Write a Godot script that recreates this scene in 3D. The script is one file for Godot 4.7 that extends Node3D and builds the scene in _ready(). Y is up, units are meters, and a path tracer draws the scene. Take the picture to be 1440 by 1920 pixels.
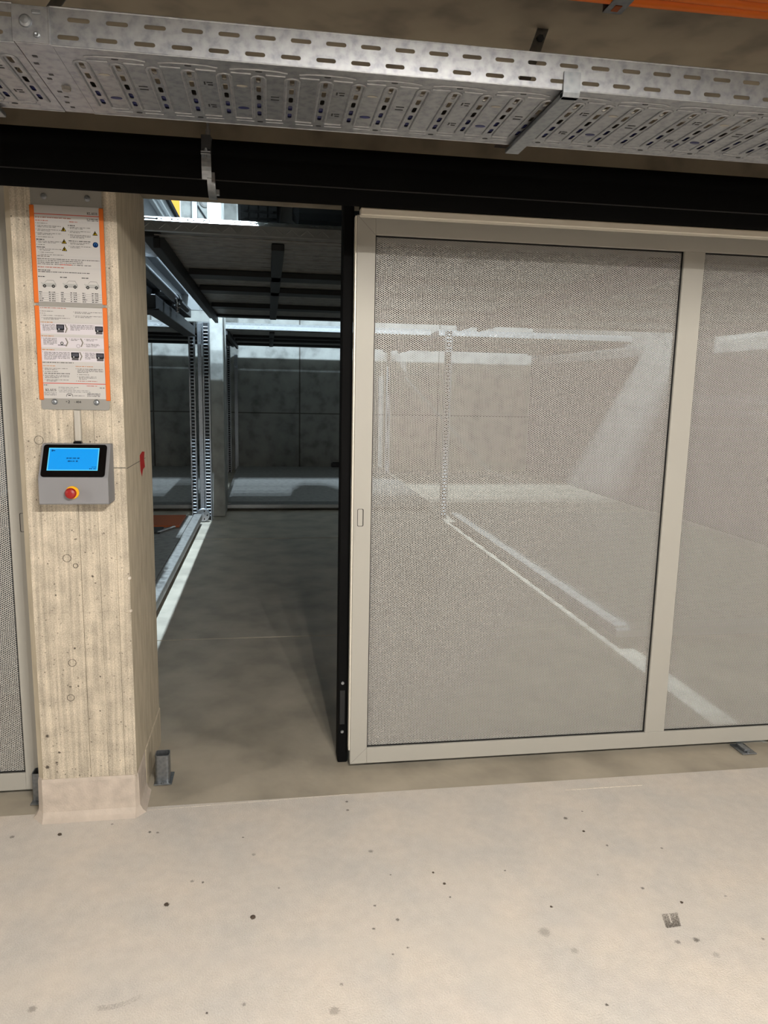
extends Node3D
# Underground garage aisle: sliding perforated doors, concrete pillar with control panel, parking lift behind.

var M := {}
var taken := {}
var rng := RandomNumberGenerator.new()


func _ready():
	setup_view()
	make_materials()
	build_structure()
	build_pillar()
	build_sign()
	build_control_panel()
	build_doors()
	build_pipe()
	build_tray()
	build_conduits()
	build_interior()
	build_lamps()
	build_small()


# ------------------------------------------------------------------ camera, exposure, lights

func setup_view():
	var cam := Camera3D.new()
	cam.name = "camera"
	cam.fov = 69.35
	cam.near = 0.05
	cam.far = 60.0
	cam.position = Vector3(0, 1.45, 0)
	cam.rotation_degrees = Vector3(-9.365, -8.975, 1.177)
	add_child(cam)
	cam.current = true
	var we := WorldEnvironment.new()
	we.name = "world"
	var e := Environment.new()
	e.background_mode = Environment.BG_COLOR
	e.background_color = Color(0, 0, 0)
	e.tonemap_mode = Environment.TONE_MAPPER_LINEAR
	e.tonemap_exposure = 1.0
	e.sdfgi_enabled = true
	e.ssao_enabled = true
	e.ssil_enabled = true
	we.environment = e
	add_child(we)


const AISLE_COLOR := Color(1.0, 0.975, 0.94)
const HALL_COLOR := Color(0.84, 0.93, 1.0)
const AISLE_ENERGY := 3.0
const HALL_ENERGY := 20.0


func build_lamps():
	# aisle lamps out of view behind the camera, placed to light doors, pillar, floor
	for a in [[0.5, 0.2, "unseen white reflector lamp under the aisle ceiling, nearest the doors"], [0.5, 4.7, "unseen white reflector lamp under the aisle ceiling, behind the nearest one"], [5.2, 0.2, "unseen white reflector lamp under the aisle ceiling, toward the right wall"], [-4.8, 0.2, "unseen white reflector lamp under the aisle ceiling, toward the left wall"]]:
		batten(Vector3(a[0], 2.33, a[1]), 0.55, AISLE_COLOR, AISLE_ENERGY, a[2], "unseen aisle reflector lamps", 0.155)
	# hall lamps out of view, placed to light the floor strips and back wall
	for a in [[-0.47, -6.15, "unseen white batten lamp high above the left edge of the front platform"], [1.93, -6.15, "unseen white batten lamp high above the right edge of the front platform"]]:
		batten(Vector3(a[0], 4.75, a[1]), 0.5, HALL_COLOR, HALL_ENERGY, a[2], "unseen lift hall batten lamps")


func batten(at: Vector3, length: float, color: Color, energy: float, label: String, group: String, drop := 0.0):
	# a tube under a housing; with drop > 0 it hangs on two rods inside a white reflector trough, its rim set to shade ceiling and tray
	var t := thing("unseen_batten_lamp", label, "lamp", at, PI / 2 if drop > 0 else 0.0, group)
	var h := MB.new()
	var y := -drop
	h.box(Vector3(-0.035, y - 0.03, -length / 2), Vector3(0.035, y + 0.01 if drop > 0 else 0.0, length / 2), 0.004)
	put(h, "housing", M.white_paint, t)
	if drop > 0:
		for s in [-1, 1]:
			var rd := MB.new()
			rd.cyl(Vector3(0, y, s * length * 0.35), Vector3(0, 0, s * length * 0.35), 0.004, 8)
			put(rd, "hanging_rod", M.galvanised, t)
		var rf := MB.new()
		var yr := y - 0.075
		for s in [-1.0, 1.0]:
			var a := Vector3(s * 0.03, y - 0.012, 0)
			var b := Vector3(s * 0.11, yr, 0)
			var zl := Vector3(0, 0, length / 2 + 0.06)
			var o := Vector3(0, 0.002, 0)
			rf.quad(a - zl, a + zl, b + zl, b - zl)
			rf.quad(b - zl + o, b + zl + o, a + zl + o, a - zl + o)
			var e := Vector3(0, 0, s * (length / 2 + 0.06))
			var e2 := Vector3(0, 0, s * (length / 2 + 0.062))
			rf.quad(Vector3(-0.11, yr, 0) + e, Vector3(0.11, yr, 0) + e, Vector3(0.03, y - 0.012, 0) + e, Vector3(-0.03, y - 0.012, 0) + e)
			rf.quad(Vector3(0.11, yr, 0) + e2, Vector3(-0.11, yr, 0) + e2, Vector3(-0.03, y - 0.012, 0) + e2, Vector3(0.03, y - 0.012, 0) + e2)
		put(rf, "reflector", M.white_paint, t)
	var g := MB.new()
	g.cyl(Vector3(0, y - 0.046, -length / 2 + 0.03), Vector3(0, y - 0.046, length / 2 - 0.03), 0.013, 12)
	var gm := StandardMaterial3D.new()
	gm.resource_name = "lamp_glow"
	gm.albedo_color = Color(0.9, 0.9, 0.9)
	gm.emission_enabled = true
	gm.emission = color
	gm.emission_energy_multiplier = 3.0
	put(g, "tube", gm, t)
	for s in [-1, 1]:
		var c := MB.new()
		c.box(Vector3(-0.016, y - 0.062, s * (length / 2 - 0.03) - 0.012), Vector3(0.016, y - 0.03, s * (length / 2 - 0.03) + 0.012), 0.002)
		put(c, "tube_holder", M.white_paint, t)
	for k in 3:
		var l := OmniLight3D.new()
		l.name = "light"
		l.light_color = color
		l.light_energy = energy
		l.light_size = 0.012
		l.omni_range = 30.0
		l.omni_attenuation = 2.0
		l.shadow_enabled = true
		t.add_child(l, true)
		l.position = Vector3(0, y - (0.064 if drop > 0 else 0.0735), (k - 1) * length * 0.33)


# ------------------------------------------------------------------ helpers

class MB:
	var v := PackedVector3Array()
	var n := PackedVector3Array()
	var uv := PackedVector2Array()

	func tri(a: Vector3, b: Vector3, c: Vector3, ua := Vector2.ZERO, ub := Vector2.ZERO, uc := Vector2.ZERO):
		# a, b, c run counter-clockwise seen from outside
		var m := (b - a).cross(c - a).normalized()
		v.append(a); v.append(c); v.append(b)
		n.append(m); n.append(m); n.append(m)
		uv.append(ua); uv.append(uc); uv.append(ub)

	func trin(a: Vector3, b: Vector3, c: Vector3, na: Vector3, nb: Vector3, nc: Vector3):
		v.append(a); v.append(c); v.append(b)
		n.append(na); n.append(nc); n.append(nb)
		uv.append(Vector2.ZERO); uv.append(Vector2.ZERO); uv.append(Vector2.ZERO)

	func quad(a: Vector3, b: Vector3, c: Vector3, d: Vector3):
		tri(a, b, c)
		tri(a, c, d)

	func quad_uv(a: Vector3, b: Vector3, c: Vector3, d: Vector3, ua: Vector2, ub: Vector2, uc: Vector2, ud: Vector2):
		tri(a, b, c, ua, ub, uc)
		tri(a, c, d, ua, uc, ud)

	func box(lo: Vector3, hi: Vector3, r := 0.0):
		var c := (lo + hi) / 2
		var h := (hi - lo) / 2
		r = minf(r, minf(h.x, minf(h.y, h.z)) * 0.9)
		for ax in 3:
			var b := (ax + 1) % 3
			var d := (ax + 2) % 3
			for s in [-1.0, 1.0]:
				var p := []
				for k in [[-1, -1], [1, -1], [1, 1], [-1, 1]]:
					var q := Vector3.ZERO
					q[ax] = s * h[ax]
					q[b] = k[0] * (h[b] - r)
					q[d] = k[1] * (h[d] - r)
					p.append(c + q)
				if s > 0: quad(p[0], p[1], p[2], p[3])
				else: quad(p[3], p[2], p[1], p[0])
			if r > 0:
				for sb in [-1.0, 1.0]:
					for sd in [-1.0, 1.0]:
						var e := []
						for k in [[-1, 0], [1, 0], [1, 1], [-1, 1]]:
							var q := Vector3.ZERO
							q[ax] = k[0] * (h[ax] - r)
							q[b] = sb * (h[b] - (r if k[1] == 1 else 0.0))
							q[d] = sd * (h[d] - (0.0 if k[1] == 1 else r))
							e.append(c + q)
						if sb * sd > 0: quad(e[0], e[1], e[2], e[3])
						else: quad(e[3], e[2], e[1], e[0])
		if r > 0:
			for sx in [-1.0, 1.0]:
				for sy in [-1.0, 1.0]:
					for sz in [-1.0, 1.0]:
						var px := c + Vector3(sx * h.x, sy * (h.y - r), sz * (h.z - r))
						var py := c + Vector3(sx * (h.x - r), sy * h.y, sz * (h.z - r))
						var pz := c + Vector3(sx * (h.x - r), sy * (h.y - r), sz * h.z)
						if sx * sy * sz > 0: tri(px, py, pz)
						else: tri(px, pz, py)

	func cyl(a: Vector3, b: Vector3, r: float, seg := 16, r2 := -1.0, caps := true):
		if r2 < 0: r2 = r
		var ax := (b - a).normalized()
		var u := ax.cross(Vector3.UP if absf(ax.y) < 0.9 else Vector3.RIGHT).normalized()
		var w := ax.cross(u)
		for i in seg:
			var t0 := TAU * i / seg
			var t1 := TAU * (i + 1) / seg
			var d0 := u * cos(t0) + w * sin(t0)
			var d1 := u * cos(t1) + w * sin(t1)
			trin(a + d0 * r, a + d1 * r, b + d1 * r2, d0, d1, d1)
			trin(a + d0 * r, b + d1 * r2, b + d0 * r2, d0, d1, d0)
			if caps:
				tri(a, a + d1 * r, a + d0 * r)
				tri(b, b + d0 * r2, b + d1 * r2)

	func lathe(at: Vector3, ax: Vector3, prof: Array, seg := 20):
		# prof: [radius, distance along ax]
		ax = ax.normalized()
		var u := ax.cross(Vector3.UP if absf(ax.y) < 0.9 else Vector3.RIGHT).normalized()
		var w := ax.cross(u)
		for k in prof.size() - 1:
			var p0: Array = prof[k]
			var p1: Array = prof[k + 1]
			var slope := Vector2(p1[1] - p0[1], p0[0] - p1[0]).normalized()
			for i in seg:
				var t0 := TAU * i / seg
				var t1 := TAU * (i + 1) / seg
				var d0 := u * cos(t0) + w * sin(t0)
				var d1 := u * cos(t1) + w * sin(t1)
				var n0 := (d0 * slope.x + ax * slope.y).normalized()
				var n1 := (d1 * slope.x + ax * slope.y).normalized()
				var A: Vector3 = at + ax * p0[1] + d0 * p0[0]
				var B: Vector3 = at + ax * p0[1] + d1 * p0[0]
				var C: Vector3 = at + ax * p1[1] + d1 * p1[0]
				var D: Vector3 = at + ax * p1[1] + d0 * p1[0]
				if p0[0] > 0.0: trin(A, B, C, n0, n1, n1)
				if p1[0] > 0.0: trin(A, C, D, n0, n1, n0)

	func tube(path: Array, r: float, seg := 8):
		for i in path.size() - 1:
			cyl(path[i], path[i + 1], r, seg, -1.0, true)

	func prism(poly: PackedVector2Array, f: Callable, d0: float, d1: float):
		# poly counter-clockwise; f(p, d) -> Vector3 with the face at d1 looking outward
		var idx := Geometry2D.triangulate_polygon(poly)
		for i in range(0, idx.size(), 3):
			var a := poly[idx[i]]
			var b := poly[idx[i + 1]]
			var c := poly[idx[i + 2]]
			if (b - a).cross(c - a) < 0:
				var s := b
				b = c
				c = s
			tri(f.call(a, d1), f.call(b, d1), f.call(c, d1))
			tri(f.call(c, d0), f.call(b, d0), f.call(a, d0))
		for i in poly.size():
			var a := poly[i]
			var b := poly[(i + 1) % poly.size()]
			quad(f.call(a, d0), f.call(b, d0), f.call(b, d1), f.call(a, d1))

	func sheet_cell(lo: Vector2, hi: Vector2, hole: PackedVector2Array, f: Callable, th: float):
		# rectangle with one hole; both faces and the hole's wall; f(p, d)
		var c := Vector2.ZERO
		for p in hole: c += p
		c /= hole.size()
		var q := []
		var side := []
		for p in hole:
			var d := p - c
			var tx := INF if absf(d.x) < 1e-9 else ((hi.x if d.x > 0 else lo.x) - c.x) / d.x
			var ty := INF if absf(d.y) < 1e-9 else ((hi.y if d.y > 0 else lo.y) - c.y) / d.y
			q.append(c + d * minf(tx, ty))
			side.append(0 if tx < ty else 1)
		var m := hole.size()
		for i in m:
			var j := (i + 1) % m
			var ring := [hole[i], q[i], q[j], hole[j]]
			flat(ring, f, th)
			if side[i] != side[j]:
				var cr := Vector2(q[i].x if side[i] == 0 else q[j].x, q[j].y if side[i] == 0 else q[i].y)
				flat([q[i], cr, q[j]], f, th)
			elif side[i] == 0 and absf(q[i].x - q[j].x) > (hi.x - lo.x) * 0.9:
				var ye := hi.y if hole[i].y > c.y else lo.y
				flat([q[i], Vector2(q[i].x, ye), Vector2(q[j].x, ye), q[j]], f, th)
			quad(f.call(hole[j], 0.0), f.call(hole[i], 0.0), f.call(hole[i], th), f.call(hole[j], th))

	func flat(p: Array, f: Callable, th: float):
		for k in range(1, p.size() - 1):
			var a: Vector2 = p[0]
			var b: Vector2 = p[k]
			var c: Vector2 = p[k + 1]
			if (b - a).cross(c - a) < 0:
				var s := b
				b = c
				c = s
			tri(f.call(a, th), f.call(b, th), f.call(c, th))
			tri(f.call(c, 0.0), f.call(b, 0.0), f.call(a, 0.0))

	func mesh() -> ArrayMesh:
		var arr := []
		arr.resize(Mesh.ARRAY_MAX)
		arr[Mesh.ARRAY_VERTEX] = v
		arr[Mesh.ARRAY_NORMAL] = n
		arr[Mesh.ARRAY_TEX_UV] = uv
		var m := ArrayMesh.new()
		m.add_surface_from_arrays(Mesh.PRIMITIVE_TRIANGLES, arr)
		return m


static func stadium(c: Vector2, hx: float, hy: float, seg := 4) -> PackedVector2Array:
	var p := PackedVector2Array()
	if hx >= hy:
		for i in seg + 1: p.append(c + Vector2(hx - hy, 0) + Vector2.from_angle(-PI / 2 + PI * i / seg) * hy)
		for i in seg + 1: p.append(c - Vector2(hx - hy, 0) + Vector2.from_angle(PI / 2 + PI * i / seg) * hy)
	else:
		for i in seg + 1: p.append(c + Vector2(0, hy - hx) + Vector2.from_angle(PI * i / seg) * hx)
		for i in seg + 1: p.append(c - Vector2(0, hy - hx) + Vector2.from_angle(PI + PI * i / seg) * hx)
	return p


static func rounded(lo: Vector2, hi: Vector2, r: float, seg := 4) -> PackedVector2Array:
	var p := PackedVector2Array()
	var cs := [Vector2(hi.x - r, lo.y + r), Vector2(hi.x - r, hi.y - r), Vector2(lo.x + r, hi.y - r), Vector2(lo.x + r, lo.y + r)]
	for k in 4:
		for i in seg + 1:
			p.append(cs[k] + Vector2.from_angle(-PI / 2 + PI / 2 * k + PI / 2 * i / seg) * r)
	return p


func numbered(called: String) -> String:
	if not taken.has(called):
		taken[called] = 0
		return called
	taken[called] += 1
	return "%s_%03d" % [called, taken[called]]


func thing(called: String, label: String, category: String, at := Vector3.ZERO, turn := 0.0, group := "") -> Node3D:
	var o := Node3D.new()
	o.name = numbered(called)
	add_child(o)
	o.position = at
	o.rotation.y = turn
	tag(o, label, category, group)
	return o


func tag(o: Node, label: String, category := "", group := "", kind := ""):
	if label: o.set_meta("label", label)
	if category: o.set_meta("category", category)
	if group: o.set_meta("group", group)
	if kind: o.set_meta("kind", kind)


func put(mb: MB, called: String, m: Material, parent: Node = null) -> MeshInstance3D:
	return inst(mb.mesh(), called, m, parent)


func inst(mesh: Mesh, called: String, m: Material, parent: Node = null, at := Vector3.ZERO) -> MeshInstance3D:
	var o := MeshInstance3D.new()
	o.name = called if parent else numbered(called)
	o.mesh = mesh
	o.material_override = m
	(parent if parent else self).add_child(o, true)
	o.position = at
	return o


func boxp(lo: Vector3, hi: Vector3, called: String, m: Material, parent: Node = null, r := 0.0) -> MeshInstance3D:
	var b := MB.new()
	b.box(lo, hi, r)
	return put(b, called, m, parent)


func struct_node(called: String, label := "") -> Node3D:
	var o := Node3D.new()
	o.name = numbered(called)
	add_child(o)
	o.set_meta("kind", "structure")
	if label: o.set_meta("label", label)
	return o


static func xy(p: Vector2, d: float) -> Vector3: return Vector3(p.x, p.y, d)


# ------------------------------------------------------------------ materials

func noise(freq: float, seed_: int, type := FastNoiseLite.TYPE_SIMPLEX_SMOOTH, oct := 4) -> FastNoiseLite:
	var f := FastNoiseLite.new()
	f.noise_type = type
	f.frequency = freq
	f.seed = seed_
	f.fractal_octaves = oct
	return f


func ntex(freq: float, seed_: int, colors: Array, size := 512, type := FastNoiseLite.TYPE_SIMPLEX_SMOOTH, oct := 4) -> NoiseTexture2D:
	var t := NoiseTexture2D.new()
	t.width = size
	t.height = size
	t.seamless = true
	t.noise = noise(freq, seed_, type, oct)
	if colors:
		var g := Gradient.new()
		g.offsets = PackedFloat32Array()
		var cols := PackedColorArray()
		var offs := PackedFloat32Array()
		for i in colors.size():
			offs.append(float(i) / (colors.size() - 1))
			cols.append(colors[i])
		g.offsets = offs
		g.colors = cols
		t.color_ramp = g
	return t


func mat(called: String, c: Color, rough := 0.7, metal := 0.0) -> StandardMaterial3D:
	var m := StandardMaterial3D.new()
	m.resource_name = called
	m.albedo_color = c
	m.roughness = rough
	m.metallic = metal
	M[called] = m
	return m


func tri_tex(m: StandardMaterial3D, alb: Texture2D, scale: float, bump: Texture2D = null, cm := 0.1):
	m.uv1_triplanar = true
	m.uv1_world_triplanar = true
	m.uv1_scale = Vector3.ONE * scale
	if alb: m.albedo_texture = alb
	if bump:
		m.heightmap_enabled = true
		m.heightmap_texture = bump
		m.heightmap_scale = cm


func make_materials():
	rng.seed = 11
	var m: StandardMaterial3D
	var concrete := ntex(0.012, 3, [Color(0.72, 0.72, 0.72), Color(0.93, 0.93, 0.93), Color(1, 1, 1)], 512)
	var fine := ntex(0.08, 5, [], 512)
	m = mat("white_paint", Color(0.8, 0.8, 0.78), 0.5)
	m = mat("ceiling_concrete", Color(0.57, 0.53, 0.465), 0.9)
	tri_tex(m, concrete, 0.7)
	m = mat("hall_concrete", Color(0.64, 0.64, 0.615), 0.9)
	tri_tex(m, concrete, 0.5, fine, 0.1)
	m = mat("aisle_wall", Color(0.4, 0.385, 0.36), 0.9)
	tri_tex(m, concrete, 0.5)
	m = mat("hall_floor", Color(0.69, 0.655, 0.59), 0.5)
	tri_tex(m, ntex(0.01, 21, [Color(0.8, 0.8, 0.8), Color(0.92, 0.92, 0.92), Color(1, 1, 1)], 512), 0.6, fine, 0.06)
	m = mat("side_concrete", Color(0.73, 0.685, 0.60), 0.9)
	m.uv1_triplanar = true
	m.uv1_world_triplanar = true
	m.uv1_scale = Vector3(2.2, 0.5, 2.2)
	m.albedo_texture = ntex(0.02, 8, [Color(0.84, 0.84, 0.83), Color(0.93, 0.93, 0.93), Color(1, 1, 1)], 512)
	m.heightmap_enabled = true
	m.heightmap_texture = fine
	m.heightmap_scale = 0.12
	m = mat("pillar_paint", Color(0.78, 0.73, 0.68), 0.5)
	tri_tex(m, ntex(0.02, 9, [Color(0.86, 0.86, 0.86), Color(1, 1, 1)], 256), 3.0, fine, 0.08)
	m = mat("pillar_front", Color(1, 1, 1), 0.9)
	m.albedo_texture = pillar_image()
	m.heightmap_enabled = true
	m.heightmap_texture = fine
	m.heightmap_scale = 0.06
	m = mat("floor_coating", Color(1, 1, 1), 0.42)
	m.albedo_texture = floor_image()
	m.heightmap_enabled = true
	m.heightmap_texture = floor_bump()
	m.heightmap_scale = 0.13
	m.metallic_specular = 0.4
	mat("coat_edge", Color(0.8, 0.765, 0.715), 0.4)
	m = mat("silver_frame", Color(0.66, 0.65, 0.62), 0.5, 0.05)
	m.metallic_specular = 0.3
	m = mat("perforated", Color(0.70, 0.69, 0.67), 0.45, 0.05)
	m.metallic_specular = 0.35
	mat("gasket", Color(0.02, 0.02, 0.02), 0.7)
	mat("bar_aluminium", Color(0.86, 0.84, 0.79), 0.4, 0.1)
	mat("black_steel", Color(0.06, 0.06, 0.062), 0.7)
	M.black_steel.metallic_specular = 0.15
	m = mat("pipe_foam", Color(0.045, 0.045, 0.045), 0.95)
	m.metallic_specular = 0.1
	m = mat("galvanised", Color(0.6, 0.615, 0.63), 0.42, 0.9)
	tri_tex(m, ntex(0.03, 31, [Color(0.86, 0.87, 0.88), Color(0.95, 0.95, 0.95), Color(1, 1, 1)], 512, FastNoiseLite.TYPE_CELLULAR, 1), 5.0)
	m = mat("tray_steel", Color(0.66, 0.667, 0.68), 0.44, 0.9)
	tri_tex(m, ntex(0.02, 33, [Color(0.78, 0.79, 0.81), Color(0.94, 0.94, 0.94), Color(1, 1, 1)], 512), 4.0)
	m = mat("platform_steel", Color(0.6, 0.59, 0.57), 0.42, 0.35)
	tri_tex(m, ntex(0.02, 35, [Color(0.7, 0.7, 0.7), Color(0.92, 0.92, 0.92), Color(1, 1, 1)], 512), 1.2)
	m = mat("beam_steel", Color(0.16, 0.165, 0.17), 0.5, 0.5)
	m = mat("tread_plate", Color(0.62, 0.63, 0.63), 0.35, 0.7)
	mat("orange_plastic", Color(0.79, 0.385, 0.05), 0.6)
	mat("orange_conduit", Color(0.98, 0.5, 0.14), 0.5)
	mat("orange_paint", Color(0.6, 0.28, 0.05), 0.6)
	mat("yellow_panel", Color(0.95, 0.62, 0.05), 0.5)
	mat("sheet_white", Color(0.8, 0.79, 0.76), 0.5)
	mat("plate_steel", Color(0.56, 0.55, 0.53), 0.7, 0.2)
	M.plate_steel.metallic_specular = 0.2
	mat("ink", Color(0.06, 0.06, 0.06), 0.6)
	mat("panel_grey", Color(0.48, 0.48, 0.492), 0.65)
	mat("bezel_black", Color(0.012, 0.012, 0.014), 0.25)
	mat("stop_red", Color(0.55, 0.04, 0.035), 0.4)
	mat("stop_yellow", Color(0.9, 0.66, 0.05), 0.45)
	mat("conduit_grey", Color(0.66, 0.64, 0.6), 0.45)
	mat("mark_red", Color(0.62, 0.07, 0.05), 0.7)
	mat("cable_blue", Color(0.03, 0.06, 0.3), 0.5)
	mat("cable_black", Color(0.03, 0.03, 0.035), 0.5)
	mat("cable_grey", Color(0.6, 0.58, 0.54), 0.5)
	mat("rubber", Color(0.025, 0.025, 0.027), 0.8)
	mat("car_paint", Color(0.02, 0.022, 0.028), 0.25, 0.2)
	mat("car_under", Color(0.05, 0.052, 0.056), 0.7)
	mat("car_glass", Color(0.015, 0.017, 0.02), 0.08)
	mat("chrome", Color(0.8, 0.8, 0.8), 0.2, 1.0)
	mat("speck", Color(0.27, 0.23, 0.19), 0.95)


func floor_image() -> ImageTexture:
	# covers x -1.2 .. 2.0 and z -2.6 .. -1.0 at 640 pixels a metre; repeats beyond
	var w := 2048
	var h := 1024
	var n1 := noise(0.006, 41).get_seamless_image(w, h).get_data()
	var n2 := noise(0.35, 42, FastNoiseLite.TYPE_SIMPLEX_SMOOTH, 2).get_seamless_image(w, h).get_data()
	var n3 := noise(0.03, 43).get_seamless_image(w, h).get_data()
	var out := PackedByteArray()
	out.resize(w * h * 3)
	for i in w * h:
		var k := 0.92 + 0.05 * n1[i] / 255.0 + 0.10 * (n2[i] / 255.0 - 0.5) + 0.05 * (n3[i] / 255.0 - 0.5)
		var warm := (n1[i] / 255.0 - 0.5) * 0.02
		out[i * 3] = int(clampf((0.828 + warm) * k, 0, 1) * 255)
		out[i * 3 + 1] = int(clampf(0.80 * k, 0, 1) * 255)
		out[i * 3 + 2] = int(clampf((0.765 - warm) * k, 0, 1) * 255)
	var im := Image.create_from_data(w, h, false, Image.FORMAT_RGB8, out)
	var sp := [[-0.292, -1.954, 7, 0.85], [-0.049, -1.871, 6, 0.8], [-0.199, -2.040, 4, 0.6], [-0.231, -2.049, 5, 0.35], [-0.089, -2.251, 3, 0.6], [-0.678, -2.338, 6, 0.7], [-0.826, -2.344, 7, 0.4], [-0.393, -2.318, 5, 0.6], [-0.367, -2.312, 5, 0.4], [0.269, -2.422, 5, 0.6], [0.266, -2.368, 5, 0.5], [0.315, -2.127, 7, 0.35], [0.292, -1.876, 4, 0.5], [0.276, -1.786, 4, 0.6], [-0.150, -1.563, 3, 0.7], [-0.065, -1.577, 5, 0.3], [-0.555, -1.628, 9, 0.25], [0.147, -1.530, 12, 0.22], [-0.053, -2.156, 6, 0.25], [0.023, -1.986, 3, 0.5], [1.040, -2.146, 4, 0.8], [1.084, -2.063, 4, 0.6], [1.009, -2.228, 7, 0.55], [1.085, -2.262, 3, 0.6], [0.490, -1.998, 3, 0.7], [0.512, -1.943, 4, 0.7], [0.514, -1.884, 3, 0.7], [0.711, -1.981, 3, 0.6], [0.359, -2.005, 3, 0.5], [0.793, -1.807, 4, 0.6], [1.095, -1.850, 5, 0.5], [1.178, -1.776, 4, 0.9], [1.136, -1.633, 8, 0.5], [1.081, -1.632, 7, 0.35], [1.255, -2.027, 4, 0.5], [0.356, -1.706, 3, 0.5], [0.313, -1.688, 3, 0.5], [0.347, -1.812, 5, 0.5], [0.798, -1.462, 4, 0.7], [0.737, -1.714, 16, 0.2], [0.792, -1.638, 10, 0.15], [1.158, -1.576, 10, 0.15], [0.171, -1.607, 4, 0.3], [-0.523, -2.379, 4, 0.4], [0.988, -1.926, 3, 0.4], [1.320, -1.613, 4, 0.4], [1.323, -1.786, 4, 0.3]]
	var jag := noise(0.2, 47)
	for s in sp:
		blot(im, (s[0] + 1.2) * 640.0, (s[1] + 2.6) * 640.0, s[2] * 0.72, s[3], jag)
	# tyre block mark: two dark grainy patches with a light gap
	var q := [Vector2(1.094, -1.738), Vector2(1.143, -1.738), Vector2(1.123, -1.687), Vector2(1.080, -1.685)]
	for iy in 60:
		for ix in 60:
			var u := ix / 59.0
			var v2 := iy / 59.0
			if absf(u - 0.45) < 0.045 and v2 < 0.7: continue
			var p: Vector2 = q[0].lerp(q[1], u).lerp(q[3].lerp(q[2], u), v2)
			if rng.randf() > 0.35 + 0.5 * v2: continue
			dark(im, int((p.x + 1.2) * 640 + rng.randf_range(-0.7, 0.7)), int((p.y + 2.6) * 640 + rng.randf_range(-0.7, 0.7)), rng.randf_range(0.1, 0.4))
	# scuff arc
	for k in 90:
		var t := k / 89.0
		var p := Vector2(-0.402, -1.610).lerp(Vector2(-0.309, -1.633), t) + Vector2(0, 0.008 * sin(t * PI))
		for j in 9:
			dark(im, int((p.x + 1.2) * 640) + rng.randi_range(-2, 2), int((p.y + 2.6) * 640) + rng.randi_range(-4, 5), 0.1 * (1.0 - t * 0.6))
	im.generate_mipmaps()
	return ImageTexture.create_from_image(im)


func dark(im: Image, x: int, y: int, a: float):
	if x < 0 or y < 0 or x >= im.get_width() or y >= im.get_height(): return
	im.set_pixel(x, y, im.get_pixel(x, y).lerp(Color(0.13, 0.11, 0.09), clampf(a, 0, 1)))


func blot(im: Image, cx: float, cy: float, r: float, a: float, jag: FastNoiseLite):
	for y in range(int(cy - r * 2), int(cy + r * 2) + 1):
		for x in range(int(cx - r * 2), int(cx + r * 2) + 1):
			var d := Vector2(x - cx, y - cy).length() / r + 0.7 * jag.get_noise_2d(x * 2.0, y * 2.0)
			if d < 1.0: dark(im, x, y, a * minf(1.0, (1.0 - d) * 3.0))


func floor_bump() -> ImageTexture:
	var im := noise(0.3, 51, FastNoiseLite.TYPE_SIMPLEX_SMOOTH, 2).get_seamless_image(2048, 1024)
	return ImageTexture.create_from_image(im)


func pillar_image() -> ImageTexture:
	# the pillar's front: 0.30 m wide, 2.34 m high, grainy board-marked concrete with pores and old rings
	var w := 256
	var h := 2048
	var n1 := noise(0.012, 61).get_image(w, h).get_data()
	var n2 := noise(0.22, 62).get_image(w, h).get_data()
	var streak := noise(0.05, 63, FastNoiseLite.TYPE_SIMPLEX_SMOOTH, 3)
	var out := PackedByteArray()
	out.resize(w * h * 3)
	for y in h:
		for x in w:
			var i := y * w + x
			var s := streak.get_noise_2d(x * 1.6, y * 0.04)
			var k := 0.86 + 0.16 * (n1[i] / 255.0 - 0.5) + 0.26 * (n2[i] / 255.0 - 0.5) + 0.12 * s
			out[i * 3] = int(clampf(0.815 * k, 0, 1) * 255)
			out[i * 3 + 1] = int(clampf(0.768 * k, 0, 1) * 255)
			out[i * 3 + 2] = int(clampf(0.69 * k, 0, 1) * 255)
	var im := Image.create_from_data(w, h, false, Image.FORMAT_RGB8, out)
	var jag := noise(0.3, 65)
	for k in 420:
		blot(im, rng.randf_range(2, w - 2), rng.randf_range(0, h), rng.randf_range(0.8, 2.4), rng.randf_range(0.25, 0.6), jag)
	# pores seen in the photograph (x right of the left arris, y above the floor)
	for p in [[0.07, 0.78, 3.5], [0.185, 0.84, 4.5], [0.12, 0.60, 4.0], [0.125, 0.47, 3.5], [0.195, 0.50, 3.0], [0.19, 0.38, 3.0], [0.055, 0.24, 4.5], [0.045, 0.205, 4.0], [0.02, 0.30, 6.0], [0.015, 0.19, 7.0]]:
		blot(im, p[0] / 0.3 * w, (1.0 - p[1] / 2.34) * h, p[2] * 0.8, 0.7, jag)
	for p in [[0.11, 0.90, 0.012], [0.135, 0.875, 0.007], [0.045, 1.275, 0.013], [0.11, 0.55, 0.012], [0.10, 0.43, 0.011]]:
		for a in 120:
			var t := TAU * a / 120
			for j in 2:
				dark(im, int((p[0] + cos(t) * p[2]) / 0.3 * w + j), int((1.0 - (p[1] + sin(t) * p[2]) / 2.34) * h), 0.35)
	# fine cracks across
	for c in [[0.02, 0.72, 0.25], [0.06, 0.31, 0.22], [0.03, 0.24, 0.24]]:
		var yy: float = (1.0 - c[1] / 2.34) * h
		for x in range(int(c[0] / 0.3 * w), int(c[2] / 0.3 * w)):
			dark(im, x, int(yy + 5.0 * jag.get_noise_2d(x * 0.12, yy)), 0.12 + 0.25 * absf(jag.get_noise_2d(x * 0.4, yy + 50)))
	im.generate_mipmaps()
	return ImageTexture.create_from_image(im)


# ------------------------------------------------------------------ the setting

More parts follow.
